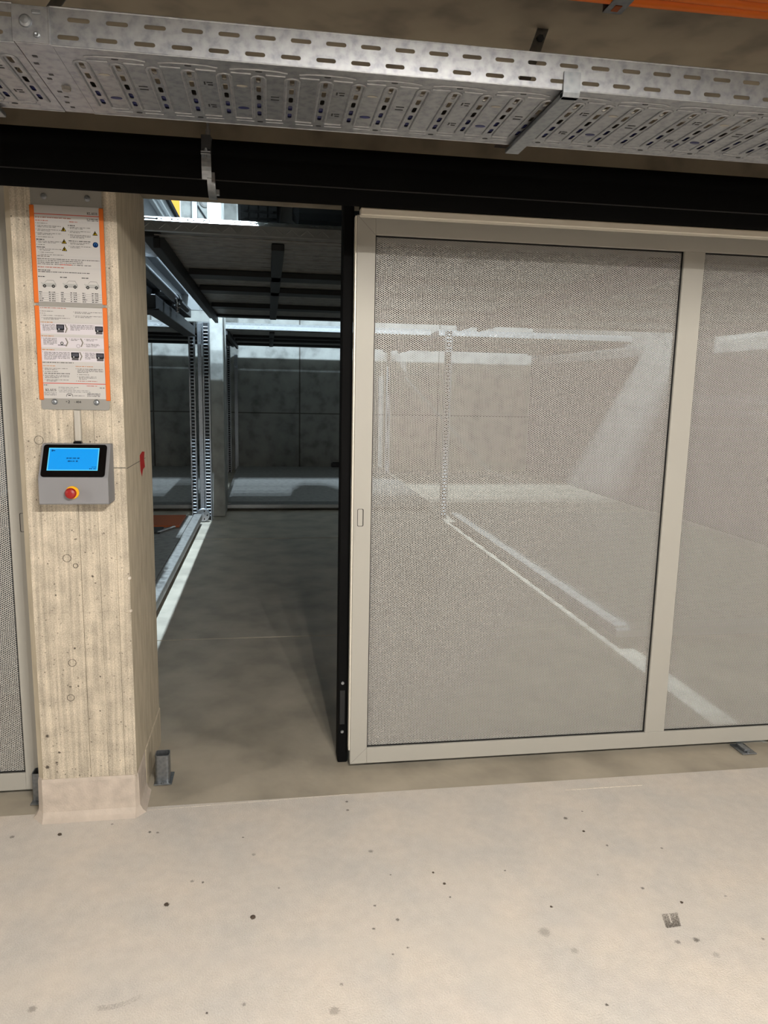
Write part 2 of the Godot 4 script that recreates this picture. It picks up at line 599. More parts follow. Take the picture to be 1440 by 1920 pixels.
func build_structure():
	var f := struct_node("floor", "beige anti-slip garage floor, grey bare concrete beyond the doors")
	var fb := MB.new()
	var z0 := -2.47
	fb.quad_uv(Vector3(-9, 0, 15), Vector3(9, 0, 15), Vector3(9, 0, z0), Vector3(-9, 0, z0), fuv(-9, 15), fuv(9, 15), fuv(9, z0), fuv(-9, z0))
	fb.quad(Vector3(-9, -0.2, z0), Vector3(9, -0.2, z0), Vector3(9, -0.2, 15), Vector3(-9, -0.2, 15))
	fb.quad(Vector3(-9, -0.2, 15), Vector3(9, -0.2, 15), Vector3(9, 0, 15), Vector3(-9, 0, 15))
	fb.quad(Vector3(9, -0.2, z0), Vector3(-9, -0.2, z0), Vector3(-9, 0, z0), Vector3(9, 0, z0))
	put(fb, "floor_coating", M.floor_coating, f)
	for a in [[-2.47, -4.235], [-4.246, -7.155], [-7.185, -14.0]]:
		boxp(Vector3(-9, -0.2, a[1]), Vector3(9, -0.003, a[0]), "floor_slab", M.hall_floor, f, 0.001)
	boxp(Vector3(-9, -0.2, -7.2), Vector3(9, -0.012, -4.2), "joint_bed", M.cable_black, f)
	var ed := MB.new()
	for k in 40:
		var x := -0.42 + k * 0.018 + rng.randf_range(-0.003, 0.003)
		if x > 0.28 and x < 0.3: continue
		ed.box(Vector3(x, -0.004, -2.452 - 0.001 * k / 2.0), Vector3(x + 0.017, 0.0004 + rng.randf() * 0.0008, -2.448 - 0.001 * k / 2.0), 0.001)
	for k in 14:
		var x := 1.08 + k * 0.022
		ed.box(Vector3(x, -0.004, -2.406), Vector3(x + 0.02, 0.001 + rng.randf() * 0.001, -2.400), 0.001)
	tag(put(ed, "coating_edge", M.coat_edge, f), "", "", "", "stuff")
	var c := struct_node("ceiling", "dark brown concrete ceiling over the aisle and pale hall ceiling")
	boxp(Vector3(-9, 2.33, -2.41), Vector3(9, 2.6, 15.2), "aisle_slab", M.ceiling_concrete, c)
	boxp(Vector3(-9, 4.75, -14.0), Vector3(9, 5.0, -2.45), "hall_slab", M.hall_concrete, c)
	var w := struct_node("wall_front", "concrete lintel and wall above the sliding doors")
	boxp(Vector3(-9, 2.12, -2.95), Vector3(9, 4.75, -2.41), "lintel", M.ceiling_concrete, w)
	boxp(Vector3(-9, 2.294, -3.615), Vector3(9, 4.75, -2.95), "unseen_apron", M.hall_concrete, w)  # out of view behind the pipe, placed to keep hall light off the aisle
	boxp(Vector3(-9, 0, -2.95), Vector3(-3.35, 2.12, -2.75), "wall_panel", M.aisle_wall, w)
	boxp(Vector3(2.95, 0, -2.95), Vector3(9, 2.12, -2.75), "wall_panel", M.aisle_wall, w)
	for a in [["wall_back", Vector3(-9, 0, -13.6), Vector3(9, 4.75, -13.3), M.hall_concrete], ["wall_rear", Vector3(-9, 0, 15.0), Vector3(9, 2.33, 15.2), M.aisle_wall], ["wall_left", Vector3(-9.2, 0, -13.6), Vector3(-9, 4.75, 15.2), M.aisle_wall], ["wall_right", Vector3(9, 0, -13.6), Vector3(9.2, 4.75, 15.2), M.aisle_wall]]:
		var o := boxp(a[1], a[2], a[0], a[3])
		o.set_meta("kind", "structure")
	for a in [["wall_added_hall_left", Vector3(-3.6, 0, -13.3), Vector3(-3.42, 4.75, -2.95)], ["wall_added_hall_right", Vector3(4.78, 0, -13.3), Vector3(4.96, 4.75, -2.95)]]:  # added dark side walls, shutting off stray lamp light beside the bays
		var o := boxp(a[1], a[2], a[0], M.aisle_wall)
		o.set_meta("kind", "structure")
	# formwork joints on the hall's back wall
	var wb := get_node("wall_back")
	for x in [-1.95, 0.55, 3.05]:
		boxp(Vector3(x - 0.012, 0, -13.3), Vector3(x + 0.012, 4.75, -13.294), "formwork_joint", M.aisle_wall, wb)
	boxp(Vector3(-9, 1.0, -13.3), Vector3(9, 1.018, -13.294), "formwork_joint", M.aisle_wall, wb)


func fuv(x: float, z: float) -> Vector2: return Vector2((x + 1.2) / 3.2, (z + 2.6) / 1.6)


func build_pillar():
	var t := thing("concrete_pillar", "raw board-marked concrete pillar carrying the orange-edged notices and control panel", "pillar", Vector3(0, 0, 0))
	var x0 := -0.747
	var x1 := -0.447
	var zf := -2.43
	# core with a chamfered left front arris
	var core := MB.new()
	var poly := PackedVector2Array([Vector2(x0 - 0.02, 2.964), Vector2(x0 - 0.02, 2.452), Vector2(x0 + 0.001, 2.434), Vector2(x1 - 0.004, 2.434), Vector2(x1, 2.438), Vector2(x1, 2.964)])
	core.prism(poly, func(p, d): return Vector3(p.x, d, -p.y), 0.0, 2.12)
	put(core, "core", M.side_concrete, t)
	# boards of the formwork, each with its own level and slanting edges
	var edges := [0.0, 0.04, 0.152, 0.21, 0.263, 0.3]
	for k in edges.size() - 1:
		var a: float = x0 + edges[k]
		var b: float = x0 + edges[k + 1]
		var up: float = zf - [0.0010, 0.0, 0.0009, 0.0004, 0.0020][k]
		var gap := 0.0005 if k != 2 else 0.0012
		var m := MB.new()
		var A := Vector3(a + gap, 0.0, up)
		var B := Vector3(b - gap * 0.4, 0.0, up)
		var C := Vector3(b - gap * 0.4, 2.12, up)
		var D := Vector3(a + gap, 2.12, up)
		m.quad_uv(A, B, C, D, puv(A), puv(B), puv(C), puv(D))
		var bk := Vector3(0, 0, -0.004)
		m.quad_uv(A + bk, A, D, D + bk, puv(A), puv(A), puv(D), puv(D))
		m.quad_uv(B, B + bk, C + bk, C, puv(B), puv(B), puv(C), puv(C))
		put(m, "board_face", M.pillar_front, t)
	# patches broken off the right arris
	for p in [[0.83, 0.007], [0.72, 0.006]]:
		var m := MB.new()
		m.lathe(Vector3(x1 - 0.001, p[0], zf - 0.006), Vector3(1, 0.1, 0.6), [[0.0, 0.004], [p[1] * 0.7, 0.003], [p[1], 0.0]], 7)
		put(m, "chip", M.coat_edge, t)
	# painted base, front part thick and flared at the floor
	var base := MB.new()
	var ring := []
	var hs := [[0.0, 0.026], [0.012, 0.014], [0.03, 0.006], [0.135, 0.004], [0.146, 0.0015]]
	for q in hs:
		var e: float = q[1]
		ring.append([Vector3(x0 - 0.02 - e, q[0], -2.60), Vector3(x0 - 0.018 - e, q[0], zf - 0.018), Vector3(x0 - 0.004, q[0], zf + e), Vector3(x1 - 0.006, q[0], zf + e), Vector3(x1 + e, q[0], zf - 0.01), Vector3(x1 + e * 0.8, q[0], -2.585), Vector3(x1 + 0.0005, q[0], -2.60)])
	for k in ring.size() - 1:
		for i in 6:
			base.quad(ring[k][i], ring[k][i + 1], ring[k + 1][i + 1], ring[k + 1][i])
	for i in range(1, 5):
		base.tri(ring[4][0], ring[4][i], ring[4][i + 1])
	base.tri(ring[4][0], ring[4][5], ring[4][6])
	put(base, "painted_base", M.pillar_paint, t)
	# the bare skirting behind it
	boxp(Vector3(x1 - 0.02, 0.0, -2.964), Vector3(x1 + 0.004, 0.15, -2.60), "skirting", M.side_concrete, t, 0.003)
	# pencil line and red triangle of the surveyor
	var pl := MB.new()
	pl.box(Vector3(x1 - 0.045, 1.189, zf - 0.001), Vector3(x1, 1.1905, zf + 0.0004))
	pl.box(Vector3(x1, 1.185, -2.82), Vector3(x1 + 0.0005, 1.1866, zf - 0.02))
	put(pl, "pencil_line", M.ink, t)
	var rm := MB.new()
	rm.prism(PackedVector2Array([Vector2(2.70, 1.205), Vector2(2.705, 1.15), Vector2(2.73, 1.128), Vector2(2.755, 1.15), Vector2(2.80, 1.155), Vector2(2.785, 1.185), Vector2(2.80, 1.21), Vector2(2.75, 1.215)]), func(p, d): return Vector3(x1 + d, p.y, -p.x), 0.0, 0.0006)
	tag(put(rm, "survey_mark", M.mark_red, t), "red sprayed survey mark")


func puv(p: Vector3) -> Vector2: return Vector2((p.x + 0.747) / 0.3, 1.0 - p.y / 2.34)


# ------------------------------------------------------------------ notice boards

func build_sign():
	var t := thing("notice_board", "steel plate with two printed notices in orange edge strips on the pillar", "notice", Vector3(-0.587, 1.37, -2.429))
	# local: x right, y up from the plate's lower edge, z out of the pillar
	var p := MB.new()
	p.prism(rounded(Vector2(-0.1, 0.0), Vector2(0.1, 0.655), 0.008), xy, 0.0, 0.003)
	put(p, "backing_plate", M.plate_steel, t)
	sheet_part(t, 0.317, 0.597, true)
	sheet_part(t, 0.034, 0.310, false)
	var rail := MB.new()
	rail.box(Vector3(-0.092, 0.307, 0.003), Vector3(0.094, 0.320, 0.006), 0.0012)
	put(rail, "joint_rail", M.plate_steel, t)
	for s in [Vector2(-0.062, 0.622), Vector2(0.06, 0.622), Vector2(-0.061, 0.0235), Vector2(0.062, 0.0235)]:
		var m := MB.new()
		m.lathe(Vector3(s.x, s.y, 0.003), Vector3(0, 0, 1), [[0.009, 0.0], [0.0085, 0.002], [0.006, 0.005], [0.0025, 0.006], [0.0022, 0.004], [0.0, 0.004]], 18)
		put(m, "screw", M.galvanised, t)
	lettering("2", 0.0085, Vector3(-0.019, 0.0195, 0.0031), M.ink, t)
	lettering("+", 0.007, Vector3(-0.026, 0.021, 0.0031), M.ink, t)
	lettering("- 404", 0.007, Vector3(0.006, 0.0205, 0.0031), M.ink, t)


func lettering(s: String, size: float, at: Vector3, m: Material, parent: Node, bold := true):
	var f := SystemFont.new()
	f.font_names = PackedStringArray(["Droid Serif"]) if s == "KLAUS" else PackedStringArray(["Droid Sans"])
	f.font_weight = 700 if bold else 400
	var tm := TextMesh.new()
	tm.text = s
	tm.font = f
	tm.font_size = 32
	tm.pixel_size = size / 24.0
	tm.depth = 0.0004
	tm.curve_step = 4.0
	tm.horizontal_alignment = HORIZONTAL_ALIGNMENT_CENTER
	var o := inst(tm, "lettering", m, parent, at)
	o.position = at + Vector3(0, size * 0.5, 0)


func sheet_part(t: Node3D, y0: float, y1: float, upper: bool):
	var b := MB.new()
	var lo := Vector3(-0.0935, y0, 0.003)
	var hi := Vector3(0.0935, y1, 0.0042)
	b.box(lo, hi)
	var sh := put(b, "notice_sheet", M.sheet_white, t)
	var fr := MB.new()
	var z := 0.0044
	fr.quad_uv(Vector3(lo.x, y0, z), Vector3(hi.x, y0, z), Vector3(hi.x, y1, z), Vector3(lo.x, y1, z), Vector2(0, 1), Vector2(1, 1), Vector2(1, 0), Vector2(0, 0))
	var m := StandardMaterial3D.new()
	m.resource_name = "notice_print"
	m.albedo_texture = print_upper() if upper else print_lower()
	m.roughness = 0.95
	m.metallic_specular = 0.1
	put(fr, "print", m, sh)
	for s in [-1, 1]:
		var o := MB.new()
		o.box(Vector3(s * 0.0975 - 0.0065, y0 - (0.0 if upper else 0.005), 0.003), Vector3(s * 0.0975 + 0.0065, y1 - 0.001, 0.0062), 0.0015)
		put(o, "edge_strip", M.orange_plastic, t)
	if upper:
		lettering("KLAUS", 0.0065, Vector3(0.072, y1 - 0.021, 0.0045), M.ink, sh)
	else:
		lettering("KLAUS", 0.007, Vector3(-0.07, y0 + 0.0215, 0.0045), M.ink, sh)


const PW := 480
const PAPER := Color(0.71, 0.70, 0.69)


func words(im: Image, x: int, y: int, width: int, hgt: int, c: Color):
	var e := x + width
	while x < e:
		var l := mini(rng.randi_range(8, 34), e - x)
		for k in l:
			if rng.randf() < 0.85:
				var up := rng.randi_range(0, 1)
				im.fill_rect(Rect2i(x + k, y + up, 1, hgt - rng.randi_range(0, 1) - up), c)
		x += l + 4


func para(im: Image, x: int, y: int, width: int, lines: int, c := Color(0.36, 0.35, 0.34), bullet := true):
	if bullet: im.fill_rect(Rect2i(x, y, 4, 4), Color(0.25, 0.25, 0.25))
	for k in lines:
		words(im, x + 12, y + k * 9, int(width * (1.0 if k < lines - 1 else rng.randf_range(0.4, 0.8))), 5, c)


func warning(im: Image, x: int, y: int):
	for r in 34:
		var hw := int(r * 0.58)
		im.fill_rect(Rect2i(x - hw, y + r, hw * 2 + 1, 1), Color(0.08, 0.07, 0.03))
		if r > 9 and r < 30:
			im.fill_rect(Rect2i(x - hw + 5, y + r, maxi(1, hw * 2 - 9), 1), Color(0.72, 0.6, 0.12))
		if r > 13 and r < 29:
			im.fill_rect(Rect2i(x - 5 + int(sin(r * 0.9) * 3), y + r, 9, 1), Color(0.08, 0.07, 0.03))


func disc(im: Image, x: int, y: int, r: int, c: Color):
	for k in range(-r, r + 1):
		var hw := int(sqrt(float(r * r - k * k)))
		im.fill_rect(Rect2i(x - hw, y + k, hw * 2 + 1, 1), c)


func print_upper() -> ImageTexture:
	var h := 720
	var im := Image.create(PW, h, false, Image.FORMAT_RGB8)
	im.fill(PAPER)
	var red := Color(0.72, 0.25, 0.15)
	im.fill_rect(Rect2i(0, 62, PW, 5), red)
	words(im, 10, 85, 260, 9, Color(0.62, 0.44, 0.40))
	words(im, 385, 84, 80, 6, Color(0.3, 0.3, 0.3))
	words(im, 385, 95, 84, 6, Color(0.3, 0.3, 0.3))
	im.fill_rect(Rect2i(6, 104, PW - 12, 17), Color(0.7, 0.69, 0.68))
	words(im, 12, 109, 90, 7, Color(0.62, 0.36, 0.3))
	words(im, 255, 109, 60, 7, Color(0.62, 0.36, 0.3))
	var y := 130
	for a in [1, 2, 2, 2, 1]:
		para(im, 12, y, 170, a)
		y += a * 9 + 9
	words(im, 12, y, 60, 7, Color(0.15, 0.15, 0.15)); y += 14
	para(im, 12, y, 175, 2); y += 25
	para(im, 12, y, 90, 1); y += 17
	words(im, 12, y, 60, 7, Color(0.15, 0.15, 0.15)); y += 14
	para(im, 20, y, 160, 2); y += 25
	para(im, 25, y, 130, 1); y += 16
	para(im, 25, y, 165, 2)
	warning(im, 212, 150); warning(im, 212, 240); warning(im, 212, 294)
	y = 136
	words(im, 245, y, 50, 7, Color(0.15, 0.15, 0.15)); y += 14
	for a in [2, 2, 3]:
		para(im, 245, y, 150, a)
		y += a * 9 + 10
	words(im, 245, y + 6, 160, 6, Color(0.15, 0.15, 0.15)); y += 20
	para(im, 245, y, 140, 2); y += 26
	para(im, 245, y, 150, 2)
	warning(im, 440, 170)
	disc(im, 440, 272, 20, Color(0.07, 0.17, 0.33))
	disc(im, 440, 270, 11, Color(0.2, 0.36, 0.55))
	im.fill_rect(Rect2i(436, 266, 9, 20), Color(0.07, 0.17, 0.33))
	im.fill_rect(Rect2i(6, 364, PW - 12, 17), Color(0.7, 0.69, 0.68))
	words(im, 12, 369, 90, 7, Color(0.4, 0.36, 0.34))
	for k in 4: words(im, 12, 388 + k * 13, [455, 330, 330, 390][k], 6, Color(0.28, 0.27, 0.27))
	words(im, 170, 427, 90, 6, red)
	im.fill_rect(Rect2i(6, 444, PW - 12, 17), Color(0.7, 0.69, 0.68))
	words(im, 12, 449, 190, 7, Color(0.62, 0.36, 0.3))
	words(im, 12, 472, 90, 6, Color(0.12, 0.12, 0.12))
	words(im, 12, 484, 380, 6, Color(0.2, 0.2, 0.2))
	for k in 3:
		var x := 12 + k * 158
		words(im, x, 520, 52, 7, Color(0.1, 0.1, 0.1))
		# side view of a car
		for r in 46:
			var a := 24
			var b := 124
			if r < 18:
				a = 62 - r
				b = 108 + r / 2
			elif r < 26:
				a = 40 - r
				b = 120
			im.fill_rect(Rect2i(x + a, 548 + r, 2, 1), Color(0.3, 0.3, 0.3))
			im.fill_rect(Rect2i(x + b, 548 + r, 2, 1), Color(0.3, 0.3, 0.3))
			if r == 0 or r == 45: im.fill_rect(Rect2i(x + a, 548 + r, b - a, 2), Color(0.3, 0.3, 0.3))
			if r >= 22 and r < 45: im.fill_rect(Rect2i(x + a, 548 + r, b - a, 1), Color(0.62, 0.62, 0.61))
		for q in [42, 106]:
			disc(im, x + q, 592, 12, Color(0.14, 0.13, 0.13))
			disc(im, x + q, 592, 5, Color(0.5, 0.5, 0.5))
		for r in 5:
			words(im, x, 634 + r * 16, [22, 24, 20, 34, 28][r], 7, Color(0.22, 0.22, 0.22))
			words(im, x + 70, 634 + r * 16, 14, 7, Color(0.22, 0.22, 0.22))
			words(im, x + 92, 634 + r * 16, 26, 7, Color(0.22, 0.22, 0.22))
			im.fill_rect(Rect2i(x, 645 + r * 16, 142, 2), Color(0.5, 0.5, 0.5))
	im.generate_mipmaps()
	return ImageTexture.create_from_image(im)


func device(im: Image, x: int, y: int):
	im.fill_rect(Rect2i(x, y, 58, 40), Color(0.07, 0.07, 0.08))
	im.fill_rect(Rect2i(x + 6, y + 6, 46, 26), Color(0.3, 0.3, 0.33))
	im.fill_rect(Rect2i(x + 4, y + 40, 50, 20), Color(0.34, 0.33, 0.34))
	disc(im, x + 18, y + 35, 4, Color(0.85, 0.85, 0.85))


func chevron(im: Image, x: int, y: int, hgt: int):
	for r in hgt:
		var d := int(14.0 * (1.0 - absf(r - hgt / 2.0) / (hgt / 2.0)))
		im.fill_rect(Rect2i(x + d - 4, y + r, 7, 1), Color(0.4, 0.38, 0.34))
		im.fill_rect(Rect2i(x + d + 3, y + r, 7, 1), PAPER)


func print_lower() -> ImageTexture:
	var h := 708
	var im := Image.create(PW, h, false, Image.FORMAT_RGB8)
	im.fill(PAPER)
	var lilac := Color(0.76, 0.74, 0.76)
	var head := Color(0.7, 0.69, 0.68)
	im.fill_rect(Rect2i(6, 10, PW - 12, 15), head)
	words(im, 12, 14, 190, 7, Color(0.6, 0.4, 0.36))
	para(im, 10, 40, 120, 1); para(im, 10, 56, 60, 1); para(im, 22, 72, 195, 1); para(im, 22, 90, 195, 2)
	para(im, 255, 40, 200, 2); para(im, 255, 70, 200, 2)
	for a in [[118, 92], [222, 92], [326, 92]]:
		im.fill_rect(Rect2i(6, a[0], PW - 12, 15), head)
		words(im, 12, a[0] + 4, 90, 7, Color(0.66, 0.44, 0.26))
		im.fill_rect(Rect2i(6, a[0] + 15, PW - 12, a[1] - 12), lilac)
	para(im, 12, 140, 95, 6); device(im, 125, 140); chevron(im, 190, 138, 64)
	para(im, 215, 140, 180, 5); device(im, 412, 146)
	para(im, 12, 244, 100, 6)
	disc(im, 160, 282, 12, Color(0.2, 0.2, 0.22)); disc(im, 160, 282, 7, PAPER)
	im.fill_rect(Rect2i(130, 294, 60, 5), Color(0.2, 0.2, 0.22))
	chevron(im, 190, 242, 64); para(im, 216, 246, 70, 2)
	disc(im, 280, 300, 14, Color(0.5, 0.48, 0.5)); disc(im, 280, 300, 11, lilac)
	chevron(im, 302, 242, 64); para(im, 328, 246, 90, 2); para(im, 328, 282, 100, 3)
	para(im, 12, 350, 190, 7); device(im, 225, 350); chevron(im, 290, 346, 64); para(im, 315, 350, 90, 6); device(im, 412, 352)
	words(im, 10, 428, 230, 6, Color(0.15, 0.15, 0.15))
	im.fill_rect(Rect2i(6, 450, 232, 14), head); im.fill_rect(Rect2i(248, 450, 226, 14), head)
	words(im, 12, 454, 90, 6, Color(0.66, 0.44, 0.26)); words(im, 254, 454, 130, 6, Color(0.66, 0.44, 0.26))
	para(im, 10, 474, 170, 2); para(im, 10, 498, 200, 1)
	words(im, 20, 512, 190, 6, Color(0.1, 0.1, 0.1))
	para(im, 10, 528, 180, 3); para(im, 20, 562, 170, 2)
	para(im, 254, 474, 195, 4); para(im, 264, 518, 120, 1); para(im, 264, 534, 130, 3); para(im, 254, 568, 200, 1, Color(0.5, 0.2, 0.15))
	im.fill_rect(Rect2i(0, 588, PW, 5), Color(0.72, 0.25, 0.15))
	words(im, 10, 602, 30, 6, Color(0.15, 0.15, 0.15))
	for k in 4: words(im, 118, 618 + k * 12, [150, 120, 230, 240][k], 6, Color(0.5, 0.5, 0.5))
	words(im, 330, 604, 80, 6, Color(0.6, 0.25, 0.2))
	words(im, 428, 618, 42, 6, Color(0.3, 0.3, 0.3))
	for k in 3: words(im, 10, 660 + k * 10, 92, 5, Color(0.4, 0.4, 0.4))
	for a in 60:
		var t := PI * a / 59.0
		im.fill_rect(Rect2i(int(198 + cos(t) * 24), int(690 - sin(t) * 24), 3, 3), Color(0.2, 0.2, 0.2))
	words(im, 188, 678, 20, 8, Color(0.15, 0.15, 0.15))
	words(im, 232, 682, 80, 6, Color(0.4, 0.4, 0.4))
	for k in 3: words(im, 332, 664 + k * 10, 100, 6, Color(0.3, 0.3, 0.3))
	im.generate_mipmaps()
	return ImageTexture.create_from_image(im)


# ------------------------------------------------------------------ control panel

func build_control_panel():
	var t := thing("control_panel", "grey wall control panel with lit blue touchscreen and red emergency stop", "control panel", Vector3(-0.582, 1.088, -2.4275))
	# local: x -0.1 .. 0.1, y 0 .. 0.18, z 0 .. 0.093
	var prof := PackedVector2Array([Vector2(0, 0), Vector2(0.09, 0), Vector2(0.0925, 0.003), Vector2(0.0925, 0.078), Vector2(0.0915, 0.081), Vector2(0.032, 0.176), Vector2(0.029, 0.179), Vector2(0.0, 0.179)])
	var b := MB.new()
	b.prism(prof, func(p, d): return Vector3(d, p.y, p.x), 0.1, -0.1)
	var mb2 := MB.new()
	mb2.prism(prof, func(p, d): return Vector3(-d, p.y, p.x), -0.1, 0.1)
	put(mb2, "casing", M.panel_grey, t)
	# the slanted face carries the bezel: local frame on it
	var a := Vector3(0, 0.081, 0.0915)
	var up := (Vector3(0, 0.176, 0.032) - a)
	var ln := up.length()
	up = up.normalized()
	var out := Vector3.RIGHT.cross(up).normalized()
	var fr := func(p: Vector2, d: float): return a + Vector3.RIGHT * p.x + up * p.y + out * d
	var bz := MB.new()
	bz.prism(rounded(Vector2(-0.0935, 0.002), Vector2(0.0905, ln - 0.001), 0.009, 5), fr, 0.0, 0.004)
	var bezel := put(bz, "bezel", M.bezel_black, t)
	var x0 := -0.0775
	var x1 := 0.069
	var y0 := ln * 0.2
	var y1 := ln * 0.885
	var sc := MB.new()
	sc.quad_uv(fr.call(Vector2(x0, y0), 0.0044), fr.call(Vector2(x1, y0), 0.0044), fr.call(Vector2(x1, y1), 0.0044), fr.call(Vector2(x0, y1), 0.0044), Vector2(0, 1), Vector2(1, 1), Vector2(1, 0), Vector2(0, 0))
	var m := StandardMaterial3D.new()
	m.resource_name = "screen_glow"
	m.albedo_color = Color(0.02, 0.02, 0.02)
	m.roughness = 0.2
	m.emission_enabled = true
	m.emission = Color(1, 1, 1)
	m.emission_operator = BaseMaterial3D.EMISSION_OP_MULTIPLY
	m.emission_texture = screen_image()
	m.emission_energy_multiplier = 0.95
	tag(put(sc, "screen", m, bezel), "lit blue touchscreen")
	var al := AreaLight3D.new()
	al.name = "screen_light"
	al.area_size = Vector2(x1 - x0, y1 - y0)
	al.light_color = Color(0.2, 0.66, 1.0)
	al.light_energy = 0.006
	al.shadow_enabled = true
	t.add_child(al)
	var c: Vector3 = fr.call(Vector2((x0 + x1) / 2, (y0 + y1) / 2), 0.006)
	al.transform = Transform3D(Basis(Vector3.RIGHT, up, out).rotated(up, PI) * Basis.IDENTITY, c)
	al.basis = Basis(Vector3.RIGHT, up, Vector3.RIGHT.cross(up)).orthonormalized()
	al.basis = Basis(-Vector3.RIGHT, up, -out)
	# emergency stop
	var e0 := Vector3(-0.004, 0.037, 0.0925)
	var yr := MB.new()
	yr.lathe(e0, Vector3(0, 0, 1), [[0.0195, 0.0], [0.0195, 0.004], [0.018, 0.0055], [0.0, 0.0055]], 28)
	put(yr, "stop_collar", M.stop_yellow, t)
	var rb := MB.new()
	rb.lathe(e0, Vector3(0, 0, 1), [[0.009, 0.005], [0.009, 0.015], [0.016, 0.018], [0.0165, 0.024], [0.0135, 0.0285], [0.007, 0.0305], [0.0, 0.031]], 28)
	put(rb, "stop_button", M.stop_red, t)
	for s in [-0.038, 0.021]:
		var sw := MB.new()
		sw.lathe(Vector3(s, 0.179, 0.016), Vector3(0, 1, 0), [[0.0035, 0.0], [0.003, 0.002], [0.0, 0.0025]], 10)
		put(sw, "screw", M.galvanised, t)
	for s in [0.178, -0.006]:
		var g := MB.new()
		g.box(Vector3(-0.012, s, 0.006), Vector3(0.012, s + 0.008, 0.026), 0.002)
		put(g, "cable_gland", M.bezel_black, t)
	# flat cable conduit up to the notice plate
	var cd := thing("wall_conduit", "short pale grey flat conduit between control panel and notice plate", "conduit", Vector3(-0.582, 1.274, -2.43))
	var cm := MB.new()
	cm.prism(rounded(Vector2(-0.0095, 0.0), Vector2(0.0095, 0.018), 0.004, 3), func(p, d): return Vector3(p.x, d, 0.018 - p.y), 0.002, 0.0945)
	put(cm, "cover", M.conduit_grey, cd)


func screen_image() -> ImageTexture:
	var w := 300
	var h := 154
	var im := Image.create(w, h, false, Image.FORMAT_RGB8)
	im.fill(Color(0.42, 0.86, 1.0))
	im.fill_rect(Rect2i(6, 6, w - 12, h - 12), Color(0.10, 0.64, 0.98))
	var ink := Color(0.02, 0.2, 0.42)
	disc(im, 20, 18, 6, ink)
	disc(im, 18, 18, 2, Color(0.10, 0.64, 0.98))
	im.fill_rect(Rect2i(24, 16, 13, 4), ink)
	im.fill_rect(Rect2i(33, 18, 3, 5), ink)
	words(im, 108, 66, 80, 8, ink)
	words(im, 117, 86, 60, 8, ink)
	words(im, 262, 128, 28, 4, ink)
	words(im, 250, 138, 18, 7, ink)
	words(im, 274, 138, 14, 7, ink)
	im.generate_mipmaps()
	return ImageTexture.create_from_image(im)


# ------------------------------------------------------------------ sliding doors

var tile_mesh: ArrayMesh

const PITCH := 0.007
const COL := 0.0060622


func perforated_tile() -> ArrayMesh:
	if tile_mesh: return tile_mesh
	var b := MB.new()
	var r := 0.0025
	var th := 0.0015
	for i in 10:
		for j in 15:
			var c := Vector2((i + 0.5) * COL, (j + (0.25 if i % 2 == 0 else 0.75)) * PITCH)
			for k in 6:
				var h0 := c + Vector2.from_angle(TAU * k / 6) * PITCH / sqrt(3.0)
				var h1 := c + Vector2.from_angle(TAU * (k + 1) / 6) * PITCH / sqrt(3.0)
				var i0 := c + Vector2.from_angle(TAU * k / 6) * r
				var i1 := c + Vector2.from_angle(TAU * (k + 0.5) / 6) * r
				var i2 := c + Vector2.from_angle(TAU * (k + 1) / 6) * r
				b.flat([i1, i0, h0, h1, i2], xy, th)
				b.quad(xy(i1, 0), xy(i0, 0), xy(i0, th), xy(i1, th))
				b.quad(xy(i2, 0), xy(i1, 0), xy(i1, th), xy(i2, th))
	tile_mesh = b.mesh()
	return tile_mesh


func perforated_sheet(parent: Node3D, x: float, y: float, z: float, nx: int, ny: int):
	var mm := MultiMesh.new()
	mm.transform_format = MultiMesh.TRANSFORM_3D
	mm.mesh = perforated_tile()
	mm.instance_count = nx * ny
	for i in nx:
		for j in ny:
			mm.set_instance_transform(i * ny + j, Transform3D(Basis.IDENTITY, Vector3(x + i * 10 * COL, y + j * 15 * PITCH, z)))
	var o := MultiMeshInstance3D.new()
	o.name = "perforated_sheet"
	o.multimesh = mm
	o.material_override = M.perforated
	parent.add_child(o, true)
	tag(o, "silver sheet metal with fine round perforation", "", "", "stuff")


func frame_bar(t: Node3D, called: String, x0: float, x1: float, y0: float, y1: float):
	var b := MB.new()
	b.box(Vector3(x0, y0, -0.04), Vector3(x1, y1, 0.0), 0.0015)
	put(b, called, M.silver_frame, t)


func bay(t: Node3D, x0: float, x1: float, y0: float, y1: float):
	# black gasket round the opening, the sheet behind it
	for g in [[x0, x0 + 0.004, y0, y1], [x1 - 0.005, x1, y0, y1], [x0, x1, y0, y0 + 0.0045], [x0, x1, y1 - 0.005, y1]]:
		boxp(Vector3(g[0], g[2], -0.013), Vector3(g[1], g[3], -0.009), "gasket", M.gasket, t)
	perforated_sheet(t, x0 - 0.0003, y0 + 0.001, -0.0155, 19, 18)


func pull_handle(t: Node3D, x0: float, x1: float, y0: float, y1: float):
	# a plate with a rounded shell-shaped recess
	var h := Node3D.new()
	h.name = "pull_handle"
	t.add_child(h, true)
	var lo := Vector2(x0 + 0.0075, y1 - 0.081)
	var hi := Vector2(x1 - 0.0055, y1 - 0.016)
	var hole := rounded(lo, hi, 0.005, 4)
	var b := MB.new()
	b.sheet_cell(Vector2(x0, y0 + 0.035), Vector2(x1, y1), hole, func(p, d): return Vector3(p.x, p.y, d), 0.0022)
	b.box(Vector3(x0, y0, 0.0), Vector3(x1, y0 + 0.035, 0.0022))
	put(b, "plate", M.silver_frame, h)
	var cup := MB.new()
	cup.prism(rounded(lo + Vector2(0.0022, 0.0016), hi - Vector2(0.0032, 0.0016), 0.004, 4), xy, 0.0, 0.0017)
	put(cup, "pull_insert", M.silver_frame, h)
	var rim := MB.new()
	rim.prism(hole, xy, 0.0, 0.0004)
	put(rim, "recess", M.gasket, h)


